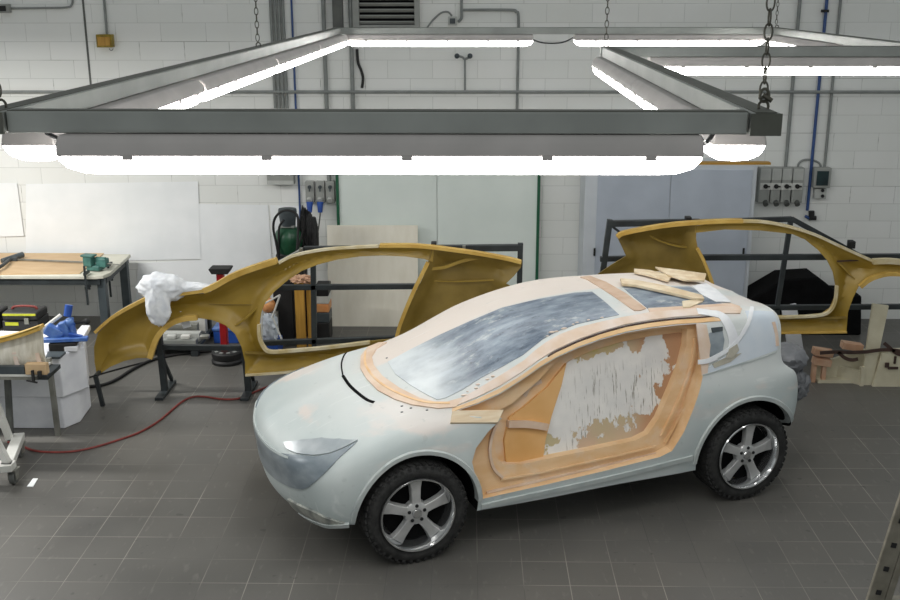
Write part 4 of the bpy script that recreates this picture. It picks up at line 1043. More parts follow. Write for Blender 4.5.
strip_on('flange', [(97,331),(112,317.5),(132,305.5),(152,296.5),(180,293),(205,289.5)], PL, NL, ml, 'mould_edge', .03, .09, .02)
strip_on('flange', [(205,289.5),(216,285),(232,276),(252,268),(277,260)], PL, NL, ml, 'mould_edge', .05, .10, .02)
strip_on('flange', [(280,262),(292,255.5),(310,251),(330,248),(352,246.5),(379,245.2)], PL, NL, ml, 'mould_pale', .022, .05, .035)
strip_on('flange', [(380,245),(412,245),(434,246.8),(455,249.5),(480,253),(505,257.5),(521,261.5)], PL, NL, ml, 'mould_edge', .03, .08, .02)
strip_on('arch_flange', [(151,357),(154,347),(158,337),(165,328),(175,321),(186,317.5),(198,316.5)], PL, NL, ml, 'mould_edge', .05, .05, .03)
strip_on('sill_flange', [(259.5,324),(260,336),(264,346),(271,351),(290,350),(325,347),(370,341.5)], PL, NL, ml, 'mould_pale', .028, .05, .02)
strip_on('sill_flange', [(246,374.5),(290,371.5),(330,366)], PL, NL, ml, 'mould_pale', .018, .04, .015)
strip_on('sill_step', [(245,352.5),(262,353),(290,353),(330,349.5)], PL, NL, ml, 'mould_dark', .02, .03, .0)
strip_on('moulded_rib', [(207,306.5),(232,307),(257,307)], PL, NL, ml, 'mould_dark', .010, .02, -.085)
strip_on('moulded_rib', [(257,308),(246,318),(234,327)], PL, NL, ml, 'mould', .016, .03, -.04)
strip_on('door_edge_flange', [(428,262),(421,276),(411,297),(401,322),(397,336)], PL, NL, ml, 'mould_edge', .035, .05, .02)
strip_on('moulded_rib', [(428,270),(445,268),(462,262),(482,258)], PL, NL, ml, 'mould', .03, .03, -.05)
strip_on('moulded_rib', [(504,282),(485,283),(455,284),(430,283)], PL, NL, ml, 'mould', .014, .02, -.105)

def rail(bm, pts, P0, N, w=.05, off=0.0):
    B = -N if N.y > 0 else N
    q = [atP(x, y, P0, N) + B * off for x, y in pts]
    for a, b_ in zip(q, q[1:]): bar(bm, a, b_, w, w)
PFL = V((-1.6, 9.82, 0.9)); NFL = V((0.0, 1, 0.0))
fl_ = thing('steel_stand', 'dark steel tube stand behind the mould with the white rag', 'frame', (-1.6, 9.82, 0))
def fr_part(name, pts, root, P0, N, w=.05, off=0.0, material='steel_dark'):
    bm = NB(); rail(bm, pts, P0, N, w, off); return wobj(name, bm, material, root, bevel=.004)
def foot_z(o): pass
for pts, w_ in (([(304, 249.5), (522, 247.5)], .06), ([(268, 287.5), (440, 286)], .05), ([(262, 343), (430, 337)], .05), ([(120, 312), (152, 294)], .04), ([(150, 346.5), (246, 348)], .05)):
    fr_part('rail', pts, fl_, PFL, NFL, w_)
for pts in ([(520.5, 243), (519, 300)], [(313, 250), (314.5, 352)], [(415, 290), (414.5, 309)]):
    fr_part('post', pts, fl_, PFL, NFL, .05)
fr_part('rail', [(277.5, 264.5), (302, 251)], fl_, PFL, NFL, .05, .0, 'alu')
for x0, y0, x1 in ((157, 318, 163), (242.5, 322, 243.5)):
    t = atY(x0, y0, 9.82); bmx = NB(); bar(bmx, (t.x, 9.82, t.z), (t.x + .02, 9.82, 0.02), .06, .06, V((0, 1, 0))); lg = wobj('leg', bmx, 'steel_dark', fl_, bevel=.004)
    bmx = NB(); b2(bmx, (t.x - .02, 9.60, 0), (t.x + .06, 10.1, .03)); obj('foot', rebase(bmx, fl_), 'steel_dark', lg, bevel=.003)
    bmx = NB(); bar(bmx, (t.x + .02, 10.08, .04), (t.x + .02, 9.84, .34), .03, .03); obj('brace', rebase(bmx, fl_), 'steel_dark', lg)
t = atY(518, 300, 9.82); bmx = NB(); bar(bmx, (t.x, 9.82, t.z + .02), (t.x, 9.82, 0), .05, .05, V((0, 1, 0))); wobj('leg', bmx, 'steel_dark', fl_)
t = atY(101, 376, 9.6); t2 = atZ(103, 406); bmx = NB(); bar(bmx, (t.x, t2.y, t.z + .05), (t2.x, t2.y, 0), .035, .035, V((0, 1, 0))); wobj('leg', bmx, 'steel_dark', fl_)
bmx = NB(); bar(bmx, (t.x, t2.y, t.z + .05), (t.x, 9.82, t.z + .05), .03, .03); wobj('rail', bmx, 'steel_dark', fl_)
bmx = NB(); tz = atY(160, 346.5, 9.82).z; bar(bmx, (t.x, 9.82, t.z + .05), (atY(157, 346, 9.82).x, 9.82, tz), .03, .03); wobj('rail', bmx, 'steel_dark', fl_)
for x, y in ((236, 275), (434, 244)):
    bm = NB(); bx(bm, atP(x, y, PFL, NFL) + V((0, -.05, 0)), (.05, .09, .06)); wobj('clamp', bm, 'black', fl_, bevel=.004)
for x, y in ((464, 247.5), (302, 250)):
    bm = NB(); bx(bm, atP(x, y, PFL, NFL) + V((0, -.045, 0)), (.03, .05, .06)); wobj('lug', bm, 'steel', fl_)
# right mould and frame
NR = V((0.03, 1, -0.02)).normalized(); PR = V((2.6, 10.03, 0.9))
mr_ = thing('body_side_mould', 'yellow fibreglass body side mould on the right, partly hidden by the car roof', 'mould', (2.6, 10.03, 0.3))
RFR = [(695,226),(725,221.5),(760,222.5),(790,227.5),(815,235.5),(840,247),(872,261.5),(890,260),(915,262),(915,274),(900,273.5),(888,273),(876,275.5),(867,279.5),(859,286),(853,298),(848,312),(846.5,331),(815,331.5),(745,333),(700,335),(700,318),(745,317),(800,315.5),(822,313.5),(830,308),(834.5,298),(835.5,285),(833,272),(827,260),(818,250),(805,239.5),(792,234),(760,230.5),(725,229.5),(695,233)]
relief_part('front_section', RFR, PR, NR, mr_, 'mould', step=.03, depth=.085, reach=.15)
RRE = [(598,274),(612,264.5),(626,256),(622,247),(617,237),(622,233.5),(640,229.5),(668,225.5),(697,223.5),(696,238),(698,249),(704,262),(711,280),(716,300),(712,335),(640,338),(600,330),(590,300)]
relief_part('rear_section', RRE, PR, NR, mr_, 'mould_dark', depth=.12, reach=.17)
strip_on('flange', [(617,236.5),(622,233),(640,229),(668,224.5),(697,222),(725,220.5),(742,220.5)], PR, NR, mr_, 'mould_edge', .035, .08, .02)
strip_on('flange', [(742,220.5),(765,221.5),(790,226.5),(815,234.5),(840,246),(872,260.5)], PR, NR, mr_, 'mould_pale', .024, .06, .02)
strip_on('flange', [(872,261),(890,260.5),(912,263)], PR, NR, mr_, 'mould_pale', .05, .06, .02)
strip_on('arch_flange', [(905,273.5),(888,273),(876,275.5),(867,279.5),(859,286)], PR, NR, mr_, 'mould_edge', .04, .05, .03)
strip_on('sill_flange', [(772,316.5),(800,316),(822,314),(831,308),(835,298),(836,285)], PR, NR, mr_, 'mould_pale', .022, .05, .02)
strip_on('sill_flange', [(770,332.5),(815,332),(846,331.5)], PR, NR, mr_, 'mould_edge', .016, .04, .015)
strip_on('sill_step', [(770,318.5),(810,318),(846,317.5)], PR, NR, mr_, 'mould_dark', .02, .03, 0)
strip_on('door_edge_flange', [(697,248),(704,262),(711,280),(716,300)], PR, NR, mr_, 'mould_edge', .03, .05, .02)
strip_on('moulded_rib', [(645,233),(660,242),(680,248),(697,249)], PR, NR, mr_, 'mould', .018, .03, -.08)
strip_on('moulded_rib', [(838,262),(857,261),(880,261)], PR, NR, mr_, 'strap', .012, .02, -.03)
strip_on('moulded_rib', [(838,262),(848,272),(857,281)], PR, NR, mr_, 'mould', .014, .03, -.05)
PFR = V((2.6, 10.32, 0.9))
fr_r = thing('steel_stand', 'dark steel tube stand behind the right-hand mould', 'frame', (2.6, 10.32, 0))
for pts, w_ in (([(610, 223.5), (700, 222)], .06), ([(700, 222), (792, 219)], .05), ([(600, 259), (640, 258)], .05), ([(680, 257.5), (905, 256.5)], .055), ([(760, 307.5), (905, 306.5)], .05), ([(792, 219), (860, 256)], .05), ([(612, 226), (622, 234)], .025)):
    fr_part('rail', pts, fr_r, PFR, NFL, w_)
fr_part('post', [(610, 219.5), (602.5, 275)], fr_r, PFR, NFL, .055); fr_part('post', [(790.5, 222), (777, 308)], fr_r, PFR, NFL, .045)
for x in (603, 777, 985):
    t = atY(x, 308 if x == 777 else 290, 10.32); bmx = NB(); b2(bmx, (t.x - .025, 10.295, 0), (t.x + .025, 10.345, t.z)); wobj('leg', bmx, 'steel_dark', fr_r)
for x, y in ((849.5, 243), (687, 219)):
    bm = NB(); bx(bm, atP(x, y, PFR, NFL) + V((0, -.05, 0)), (.055, .09, .07)); wobj('clamp', bm, 'black', fr_r, bevel=.004)

# ------------------------------------------------------------------ white rag over the left mould
def crumple(name, c_, s, material, label, cat, seed, amp=.35, freq=3.5, n=28, drop=None, fold=1.0):
    bm = NB(); bmesh.ops.create_icosphere(bm, subdivisions=4, radius=1.0)
    for v in bm.verts:
        d = v.co.normalized(); q = V((d.x, d.y, d.z * fold)) * freq + V((seed, seed * 2.1, 0))
        k = 1 + amp * (abs(noise.noise(q)) * 1.6 - .45) + amp * .5 * (abs(noise.noise(q * 2.3)) * 1.4 - .4)
        v.co = V((d.x * s[0], d.y * s[1], d.z * s[2])) * k
        if drop: drop(v)
        v.co += V(c_)
    return bm
c_ = atP(163, 287, PL, NL) + V((0, -.02, .0))
bm = crumple('rag', c_, (.24, .12, .145), 'cloth', '', '', 3.1, .16, 2.4)
bm2 = crumple('rag', atP(161, 301, PL, NL) + V((0, -.10, -.02)), (.12, .055, .20), 'cloth', '', '', 5.7, .22, 3.2, fold=.25)
bm3 = crumple('rag', atP(190, 290, PL, NL) + V((0, .0, .02)), (.24, .07, .06), 'cloth', '', '', 8.2, .2, 2.6)
me_ = bpy.data.meshes.new('tmp')
for b3 in (bm2, bm3):
    b3.to_mesh(me_); bm.from_mesh(me_); b3.free()
bpy.data.meshes.remove(me_)
rag = single('rag', bm, 'cloth', 'crumpled white rag draped over the front wing of the left mould', 'rag', smooth=True)
rm = rag.modifiers.new('fuse', 'REMESH'); rm.mode = 'VOXEL'; rm.voxel_size = .012; rm.use_smooth_shade = True
for x, y, l in ((183, 322, 'rag_strip'),):
    p = atP(x, y - 6, PL, NL); bm = NB(); ribbon(bm, smooth_path([p + V((0, .05, .03)), p + V((.0, .04, -.05)), p + V((.02, .05, -.13))], 3), .08, .006, V((0, 1, 0)))
    single('masking_paper', bm, 'tape', 'torn strip of white masking tape hanging inside the left wheel arch', 'tape')

# ------------------------------------------------------------------ workbench on the left
ZB_ = .82
f0 = atZ(104, 276, ZB_); bkx = atZ(129, 254, ZB_)
BYF, BYB = f0.y, 12.25
bench = thing('workbench', 'steel workbench with a pale top against the left wall', 'workbench', (-4.8, 11.2, 0))
XR = (f0.x + bkx.x) / 2 + .02
bm = NB(); prism(bm, [(-6.6, BYF, ZB_ - .04), (f0.x - .1, BYF, ZB_ - .04), (f0.x - .02, BYF + .03, ZB_ - .04), (f0.x + .02, BYF + .15, ZB_ - .04), (bkx.x + .02, BYB, ZB_ - .04), (-6.6, BYB, ZB_ - .04)], (0, 0, .04)); wobj('top', bm, 'bench_top', bench, bevel=.006)
bm = NB(); b2(bm, (-6.6, BYF + .02, ZB_ - .11), (f0.x - .06, BYF + .06, ZB_ - .04)); wobj('apron', bm, 'steel_dark', bench)
bm = NB(); bar(bm, (f0.x - .03, BYF + .1, ZB_ - .075), (bkx.x - .03, BYB, ZB_ - .075), .04, .07); wobj('apron', bm, 'steel_dark', bench)
for x, y in ((f0.x - .06, BYF + .09), (bkx.x - .04, BYB - .1), (-6.4, BYF + .09), (-6.4, BYB - .1)):
    bm = NB(); b2(bm, (x - .045, y - .04, 0), (x + .045, y + .04, ZB_ - .04)); wobj('leg', bm, 'slate', bench, bevel=.004)
p = [atZ(-30, 254, ZB_), atZ(104, 254, ZB_), atZ(80, 274, ZB_), atZ(0, 275, ZB_), atZ(-60, 275, ZB_)]
bm = NB(); prism(bm, p, (0, 0, .012)); single('chipboard_sheet', bm, 'wood', 'brown chipboard sheet lying on the workbench', 'board')
vx = atZ(96, 270, ZB_ + .005)
vise = thing('bench_vise', 'teal green bench vise at the corner of the workbench', 'vise', vx, -.25)
vise.scale = (.8, .8, .8)
bm = NB(); bx(bm, (0, 0, .04), (.20, .16, .07)); wv_ = obj('base', bm, 'teal', vise, bevel=.012)
bm = NB(); bx(bm, (-.07, -.04, .14), (.13, .11, .15)); bx(bm, (-.07, -.04, .215), (.19, .13, .03)); obj('fixed_jaw', bm, 'teal', vise, bevel=.01)
bm = NB(); bx(bm, (.10, .02, .11), (.16, .1, .12)); cyl(bm, (.0, .02, .14), (.16, .02, .14), .05); obj('sliding_jaw', bm, 'teal', vise, bevel=.01)
bm = NB(); cyl(bm, (.12, .02, .10), (.42, -.02, .105), .009); obj('screw_rod', bm, 'steel', vise, smooth=True)
for (x, y0, y1, l) in ((88, 272, 305, 'bar clamp hanging from the bench front below the teal vise'), (111, 262, 297, 'bar clamp hanging from the bench end, right of the teal vise')):
    Yc = BYF - .03 if x < 100 else BYF + .35; a = atY(x, y1, Yc); t = thing('bar_clamp', l, 'clamp', (a.x, Yc, a.z), 0, 'bar clamps on the bench')
    L_ = max(.33, ZB_ - a.z + .12)
    bm = NB(); bx(bm, (0, 0, L_ / 2), (.022, .012, L_)); obj('bar', bm, 'steel_dark', t)
    bm = NB(); bx(bm, (.0, .05, L_ - .09), (.025, .14, .03)); obj('upper_jaw', bm, 'steel_dark', t)
    bm = NB(); bx(bm, (.0, .05, L_ - .25), (.03, .12, .03)); cyl(bm, (0, .09, L_ - .29), (0, .09, L_ - .2), .012); obj('lower_jaw', bm, 'steel_dark', t)
p0, p1 = atZ(8, 259, ZB_ + .03), atZ(83, 262, ZB_ + .03)
t = thing('bar_clamp', 'long bar clamp lying across the chipboard on the workbench', 'clamp', V((p0.x, p0.y, ZB_ + .012)), 0, None)
bm = NB(); bar(bm, p0, p1, .025, .014); wobj('bar', bm, 'steel', t)
bm = NB(); cyl(bm, p0 + V((-.02, -.12, 0)), p0 + V((.14, .1, .03)), .035); bx(bm, p0 + V((.07, 0, .01)), (.1, .09, .05)); wobj('clamp_head', bm, 'slate', t, bevel=.006)
bm = NB(); tube(bm, smooth_path([atZ(9, 260, ZB_ + .05), atZ(3, 265, ZB_ + .06), atZ(-3, 269, ZB_ + .05), atZ(-8, 276, ZB_ + .04)], 5), .02); single('air_hose', bm, 'steel_dark', 'dark hose end curling off the workbench at the left edge', 'hose', smooth=True)

# ------------------------------------------------------------------ foam blocks, tools and trestle
FY = 8.90
bl = atZ(72, 432).x
bm = NB(); prism(bm, [(-5.6, FY, 0), (-3.66, FY, 0), (-3.57, FY + .16, 0), (-3.60, 9.45, 0), (-5.6, 9.45, 0)], (0, 0, .31)); single('foam_block', bm, 'white_foam', 'lower white foam block standing on the floor', 'block', bevel=.01)
bm = NB(); prism(bm, [(-5.6, FY - .02, .31), (-3.63, FY - .02, .31), (-3.49, FY + .24, .31), (-3.60, 9.48, .31), (-5.6, 9.80, .31)], (0, 0, .40)); single('foam_block', bm, 'white_foam', 'upper white foam block stacked on the lower one', 'block', bevel=.01)
FZ = .71
p = [atZ(64, 352, FZ), atZ(78, 352, FZ), atZ(91, 330, FZ), atZ(82, 330, FZ)]
bm = NB(); prism(bm, p, (0, 0, .05)); single('foam_strip', bm, 'white_foam', 'white foam strip along the right edge of the upper block', 'strip', bevel=.008)
p = [atZ(66, 341, FZ), atZ(68, 341, FZ), atZ(79, 331, FZ), atZ(66, 331, FZ)]
bm = NB(); prism(bm, p, (0, 0, .02)); single('metal_plate', bm, 'steel', 'flat grey metal plate on the foam block behind the blue tool', 'plate')
p = [atZ(46, 359, FZ), atZ(60, 359, FZ), atZ(66, 353.5, FZ), atZ(48, 353.5, FZ)]
bm = NB(); prism(bm, p, (0, 0, .02)); single('metal_bracket', bm, 'slate', 'dark bracket plate at the front edge of the upper foam block', 'plate')
c_ = atZ(62, 350, FZ); t = thing('clamp_tool', 'blue painted hand clamp tool with a black base on the foam block', 'tool', c_, .15)
bm = NB(); bx(bm, (.02, .0, .04), (.24, .12, .08)); obj('base', bm, 'black', t, bevel=.01)
bm = NB(); bx(bm, (.04, -.02, .105), (.40, .07, .035)); obj('rail', bm, 'blue_paint', t, bevel=.006)
bm = NB(); bx(bm, (-.06, .04, .16), (.16, .09, .10), Matrix.Rotation(.6, 3, 'Y')); bx(bm, (.03, .06, .17), (.07, .09, .16), Matrix.Rotation(-.25, 3, 'Y')); obj('bracket', bm, 'blue_paint', t, bevel=.012)
bm = NB(); cyl(bm, (-.10, .05, .13), (.10, .11, .24), .052, .045, 18); cyl(bm, (.09, .08, .12), (.07, .11, .27), .038, .034, 16); obj('motor_body', bm, 'blue_paint', t, bevel=.006)
bm = NB(); bx(bm, (.13, .0, .13), (.12, .05, .03), Matrix.Rotation(.3, 3, 'Y')); cyl(bm, (-.17, .0, .1), (-.02, .02, .12), .02); obj('guide', bm, 'blue_plastic', t, bevel=.004)
bm = NB(); cyl(bm, (.05, .12, .28), (.07, .14, .38), .035); obj('grip', bm, 'blue_plastic', t, smooth=True)
bm = NB(); cyl(bm, (.0, .1, .3), (-.2, .06, .16), .018); obj('lever', bm, 'white_paint', t, smooth=True)
bm = NB(); cyl(bm, (.1, .1, .22), (.21, .1, .23), .015); sph(bm, (.22, .1, .23), .03); obj('knob', bm, 'black', t, smooth=True)
def toolbox(x0, x1, y0, y1, label, m2):
    a = atZ(x0, y1, FZ); b_ = atZ(x1, y1, FZ); hgt = .25
    t = thing('tool_case', label, 'tool box', V(((a.x + b_.x) / 2, a.y + .14, FZ))); w_ = (b_.x - a.x) * .96; t.scale = (1, 1, .85)
    bm = NB(); bx(bm, (0, 0, .06), (w_, .28, .12)); obj('case_body', bm, 'black', t, bevel=.015)
    bm = NB(); bx(bm, (0, 0, .165), (w_ * .98, .27, .09)); obj('lid', bm, 'black', t, bevel=.02)
    bm = NB(); bx(bm, (0, -.141, .19), (w_ * .9, .012, .02)); obj('yellow_strip', bm, 'lime', t)
    bm = NB(); bx(bm, (-w_ * .22, -.143, .085), (w_ * .36, .012, .035)); obj('yellow_strip', bm, 'lime', t)
    bm = NB(); bx(bm, (w_ * .2, -.148, .12), (.04, .016, .07)); obj('latch', bm, 'steel', t)
    bm = NB(); tube(bm, smooth_path([(-.12, 0, .2), (-.1, 0, .235), (.0, 0, .245), (.1, 0, .235), (.12, 0, .2)], 4), .014); obj('handle', bm, 'hose_red', t, smooth=True)
    return t
toolbox(2, 40, 303, 331, 'black tool case with yellow strips lying on the foam block', 1)
toolbox(-42, 0, 303, 331, 'second black and yellow tool case, cut by the left edge', 1)
# trestle table with the cream shell
TZ = .70; TY0, TY1 = 8.42, 8.78
tr = thing('trestle_table', 'narrow steel trestle table with a white top in front of the foam', 'table', (-4.3, 8.6, 0))
xr = atZ(46, 366, TZ).x
bm = NB(); b2(bm, (-5.2, TY0, TZ - .02), (xr, TY1, TZ)); wobj('top', bm, 'white_paint', tr)
bm = NB(); b2(bm, (-5.2, TY0, TZ - .05), (xr, TY0 + .03, TZ - .02)); wobj('rail', bm, 'steel', tr)
bm = NB(); b2(bm, (xr - .08, TY0 + .03, TZ - .06), (xr + .08, TY1 - .03, TZ - .025)); wobj('rail', bm, 'steel_dark', tr)
t0 = atY(50, 362, TY1); t1 = atZ(58.5, 434.5); bm = NB(); bar(bm, (t0.x + .0, TY1 - .02, TZ + .03), (t1.x, TY1 - .02, 0), .04, .04, V((0, 1, 0))); wobj('leg', bm, 'steel', tr)
t0 = atY(3, 380, TY0 + .1); t1 = atZ(11, 441); bm = NB(); bar(bm, (t0.x, TY0 + .2, TZ - .02), (t1.x, TY0 + .2, 0), .045, .045, V((0, 1, 0))); wobj('leg', bm, 'conduit_dark', tr)
for y in (TY0 + .02, TY1 - .02):
    bm = NB(); b2(bm, (-5.15, y - .02, 0), (-5.11, y + .02, TZ - .02)); wobj('leg', bm, 'steel', tr)
c_ = atY(33, 376, TY0 - .02); bm = NB(); bx(bm, c_, (.02, .02, .10)); cyl(bm, c_ + V((-.06, -.0, -.04)), c_ + V((.03, 0, -.06)), .008); bx(bm, c_ + V((.06, 0, .02)), (.03, .03, .05)); wobj('screw_clamp', bm, 'dark_metal', tr)
# curved shell
sh = thing('mould_piece', 'cream curved mould shell with a yellow top edge on the trestle table', 'mould', (-4.2, 8.6, TZ))
bm = NB(); rows = []
n = 24
for i in range(n + 1):
    q = i / n; x = -5.0 + q * (atY(45, 340, 8.55).x + 5.0); bow = .10 * (1 - q) ; ht = atY(0, 346 - 22 * max(0, (x + 4.03) / .45) ** 1.3 if x > -4.03 else 346, 8.55).z
    ht = .95 + .11 * (max(0, x + 4.08) / .42) ** 1.4
    rows.append([bm.verts.new((x, 8.50 + .02 * math.sin(x * 3), TZ + .01)), bm.verts.new((x, 8.47, (TZ + ht) / 2)), bm.verts.new((x, 8.50, ht)), bm.verts.new((x, 8.54, ht)), bm.verts.new((x, 8.51, (TZ + ht) / 2)), bm.verts.new((x, 8.54, TZ + .01))])
for a, b_ in zip(rows, rows[1:]):
    for k in range(6): bm.faces.new((a[k], a[(k + 1) % 6], b_[(k + 1) % 6], b_[k]))
bm.faces.new(rows[0]); bm.faces.new(rows[-1][::-1])
tops = [(r[2].co.copy() + r[3].co) / 2 for r in rows]
wobj('shell', bm, 'shell', sh, smooth=True)
bm = NB(); ribbon(bm, [p + V((0, -.01, .012)) for p in tops], .12, .03); wobj('top_edge', bm, 'mould_edge', sh, smooth=True)
bm = NB(); ribbon(bm, [p + V((0, -.055, .03)) for p in tops], .03, .012); wobj('yellow_line', bm, 'mould', sh, smooth=True)
for x in (14, 37):
    p = atY(x, 350, 8.46); bm = NB(); bx(bm, (p.x, 8.478, .80), (.035, .012, .16), Matrix.Rotation(-.12, 3, 'Y')); wobj('rib', bm, 'filler_pale', sh)
a, b_ = atY(26, 370, TY0 + .01), atY(46, 358, TY0 + .01)
bm = NB(); b2(bm, (a.x, TY0 - .01, TZ), (b_.x, TY0 + .055, TZ + .095)); single('wooden_block', bm, 'wood', 'small wooden block on the trestle table under the shell', 'block', bevel=.004)
bm = NB(); b2(bm, (-4.9, TY0 + .0, TZ + .001), (a.x - .01, TY0 + .045, TZ + .07)); single('metal_profile', bm, 'slate', 'grey metal profile lying left of the small wooden block', 'profile')
# dolly on castors at the left edge
c0, c1 = atZ(13, 485), atZ(19, 458)
dl = thing('dolly', 'white steel dolly on castors at the left photo edge', 'trolley', V((c0.x - .25, c0.y + .2, 0)))
for p_ in (c0, c1, c0 + V((-.7, .0, 0)), c1 + V((-.7, .0, 0))):
    p_ = p_ + V((0, .03, 0)); bm = NB(); cyl(bm, p_ + V((-.02, 0, .055)), p_ + V((.02, 0, .055)), .055, n=20); cs = wobj('castor', bm, 'conduit_dark', dl, bevel=.005)
    bm = NB(); bx(bm, p_ + V((-.03, 0, .085)), (.008, .06, .09)); bx(bm, p_ + V((.03, 0, .085)), (.008, .06, .09)); bx(bm, p_ + V((0, 0, .125)), (.08, .09, .012)); obj('fork', rebase(bm, dl), 'steel', cs)
bm = NB(); bar(bm, c0 + V((-.02, -.05, .16)), c1 + V((-.02, .1, .16)), .09, .06); wobj('side_beam', bm, 'white_paint', dl, bevel=.005)
bm = NB(); bar(bm, c0 + V((-.8, .02, .16)), c0 + V((.02, .02, .16)), .09, .06); wobj('cross_beam', bm, 'white_paint', dl, bevel=.005)
t0 = atY(-2, 370, c1.y); bm = NB(); bar(bm, c0 + V((-.03, .02, .18)), V((t0.x - .05, c0.y + .1, .78)), .05, .05, V((0, 1, 0))); wobj('upright', bm, 'white_paint', dl)
bm = NB(); bar(bm, c1 + V((-.06, .0, .18)), V((t0.x - .05, c1.y - .05, .6)), .05, .05, V((0, 1, 0))); wobj('upright', bm, 'white_paint', dl)
bm = NB(); pts = [atZ(6.5, 486, .004), atZ(26, 481, .004), atZ(38, 478.5, .004), atZ(37, 482, .004), atZ(28, 486.5, .004)]
bm.free()
p_ = [atZ(27, 487, .002), atZ(33, 479, .002), atZ(38, 479, .002), atZ(33, 487, .002)]; bm = NB(); prism(bm, p_, (0, 0, .006)); single('paper_scrap', bm, 'paper', 'small pale scrap lying on the floor near the dolly castors', 'scrap')

# ------------------------------------------------------------------ behind the left mould
p = atZ(224, 367.5) + V((0, .18, 0))
st = thing('roller_stand', 'red post stand with a black round base and flat black top', 'stand', V((p.x, p.y, 0)))
bm = NB(); lathe(bm, [(.0005, 0), (.165, 0), (.17, .03), (.155, .05), (.165, .08), (.165, .12), (.15, .135), (.0005, .135)], (0, 0, 0), n=32, close=False); obj('base', bm, 'black', st, smooth=True)
for i in range(10):
    a = 2 * PI * i / 10; bm = NB(); bx(bm, (math.cos(a) * .12, math.sin(a) * .12, .137), (.03, .04, .008), Matrix.Rotation(a, 3, 'Z')); obj('base_slot', bm, 'conduit', st)
zt = atY(219, 273, p.y).z; bm = NB(); bx(bm, (-.02, 0, (zt + .13) / 2), (.075, .075, zt - .13)); obj('post', bm, 'red', st, bevel=.008)
bm = NB(); prism(bm, [(-.13, -.06, zt + .05), (-.10, -.06, zt), (.07, -.06, zt), (.10, -.06, zt + .05), (.09, -.06, zt + .06), (-.12, -.06, zt + .06)], (0, .16, 0)); obj('top', bm, 'black', st, bevel=.004)
a = atY(213, 345, 11.5); b_ = atY(241, 325, 11.5)
cr_ = thing('plastic_crate', 'blue plastic crate on the floor behind the red stand', 'crate', V(((a.x + b_.x) / 2 + .02, 11.55, 0)))
bm = NB(); bx(bm, (0, 0, .075), (.28, .38, .15)); obj('crate_body', bm, 'blue_plastic', cr_, bevel=.008)
bm = NB(); bx(bm, (0, 0, .165), (.30, .40, .03)); obj('rim', bm, 'blue_paint', cr_, bevel=.006)
# rack of profiles under the mould arch
rk = thing('low_rack', 'low dark wooden rack holding metal profiles under the mould arch', 'rack', V((-3.3, 11.2, 0)))
bm = NB(); b2(bm, (-4.0, 10.9, .08), (-2.92, 11.7, .12)); wobj('deck', bm, 'slate', rk)
for x, y in ((-3.95, 10.95), (-2.97, 10.95), (-3.95, 11.65), (-2.97, 11.65)):
    bm = NB(); b2(bm, (x - .04, y - .04, 0), (x + .04, y + .04, .08)); wobj('foot', bm, 'steel_dark', rk)
for k, (y, z, h_, x0, x1, m_, l) in enumerate(((10.98, .12, .06, -3.9, -2.95, 'alu', 'front pale metal profile on the low rack'), (11.1, .12, .10, -3.75, -2.94, 'plastic_light', 'pale box profile in the second row of the low rack'), (11.25, .12, .15, -3.95, -3.0, 'steel', 'grey steel profile in the third row of the low rack'), (11.42, .12, .20, -3.6, -2.95, 'white_paint', 'white tall profile in the fourth row of the low rack'), (11.58, .12, .24, -3.9, -2.94, 'steel_dark', 'dark steel profile at the back of the low rack'))):
    bm = NB(); b2(bm, (x0, y - .05, z), (x1, y + .05, z + h_)); single('metal_profile', bm, m_, l, 'profile', 'profiles on the low rack', bevel=.004)
for k, (x, m_, l) in enumerate(((172, 'plastic_light', 'small grey lump on the front profile, left'), (186, 'white_paint', 'small white block on the front profile, middle'), (205, 'steel', 'small steel block on the front profile, right'))):
    p = atY(x, 340, 10.98); bm = NB(); b2(bm, (p.x - .05, 10.95, .18), (p.x + .05, 11.02, .225)); single('metal_offcut', bm, m_, l, 'offcut', 'offcuts on the low rack', bevel=.01)
# compressor with green tank
cx_ = atY(292, 250, 11.75)
cp = thing('air_compressor', 'upright dark air compressor with a green tank and looped black hoses', 'compressor', V((cx_.x, 11.75, 0)))
tz = atY(291, 240, 11.6).z
bm = NB(); bx(bm, (0, .05, .25), (.34, .36, .5)); obj('trolley', bm, 'dark_metal', cp, bevel=.02)
bm = NB(); lathe(bm, [(.0005, tz - .2), (.11, tz - .18), (.155, tz - .08), (.16, tz + .0), (.14, tz + .07), (.10, tz + .115), (.0005, tz + .125)], (-.03, -.02, 0), n=28, close=False); tk = obj('tank', bm, 'green_paint', cp, smooth=True)
bm = NB(); bx(bm, (-.03, -.03, tz + .135), (.16, .12, .025)); obj('tank_collar', bm, 'plastic_grey', tk, bevel=.004)
bm = NB(); b2(bm, (-.17, -.12, .5), (.14, .2, tz - .17)); obj('column', bm, 'dark_metal', cp, bevel=.02)
bm = NB(); lathe(bm, [(.0005, tz + .14), (.085, tz + .14), (.09, tz + .2), (.105, tz + .30), (.10, tz + .33), (.0005, tz + .335)], (-.03, -.02, 0), n=20, close=False); obj('motor_head', bm, 'slate', cp, smooth=True)
for i, (dx, hh) in enumerate(((.14, .55), (.20, .50), (.25, .42), (.17, .30))):
    bm = crumple('x', (dx, .05, tz - .15 + hh * .35), (.055, .08, hh * .55), '', '', '', i * 3.3, .2, 2.2); obj('hose_bundle', bm, 'black', cp, smooth=True)
def loop(px, r, Yh=11.6, mt='black'):
    bm = NB(); tube(bm, smooth_path([V((q.x - cx_.x, Yh - 11.75 - .02 * i, q.z)) for i, q in enumerate([atY(x, y, Yh) for x, y in px])], 6), r, 8); obj('hose', bm, mt, cp, smooth=True)
loop([(280, 268), (277, 245), (274, 228), (276, 217), (283, 210), (292, 209), (299, 214), (300, 228), (299, 250), (298, 268)], .014)
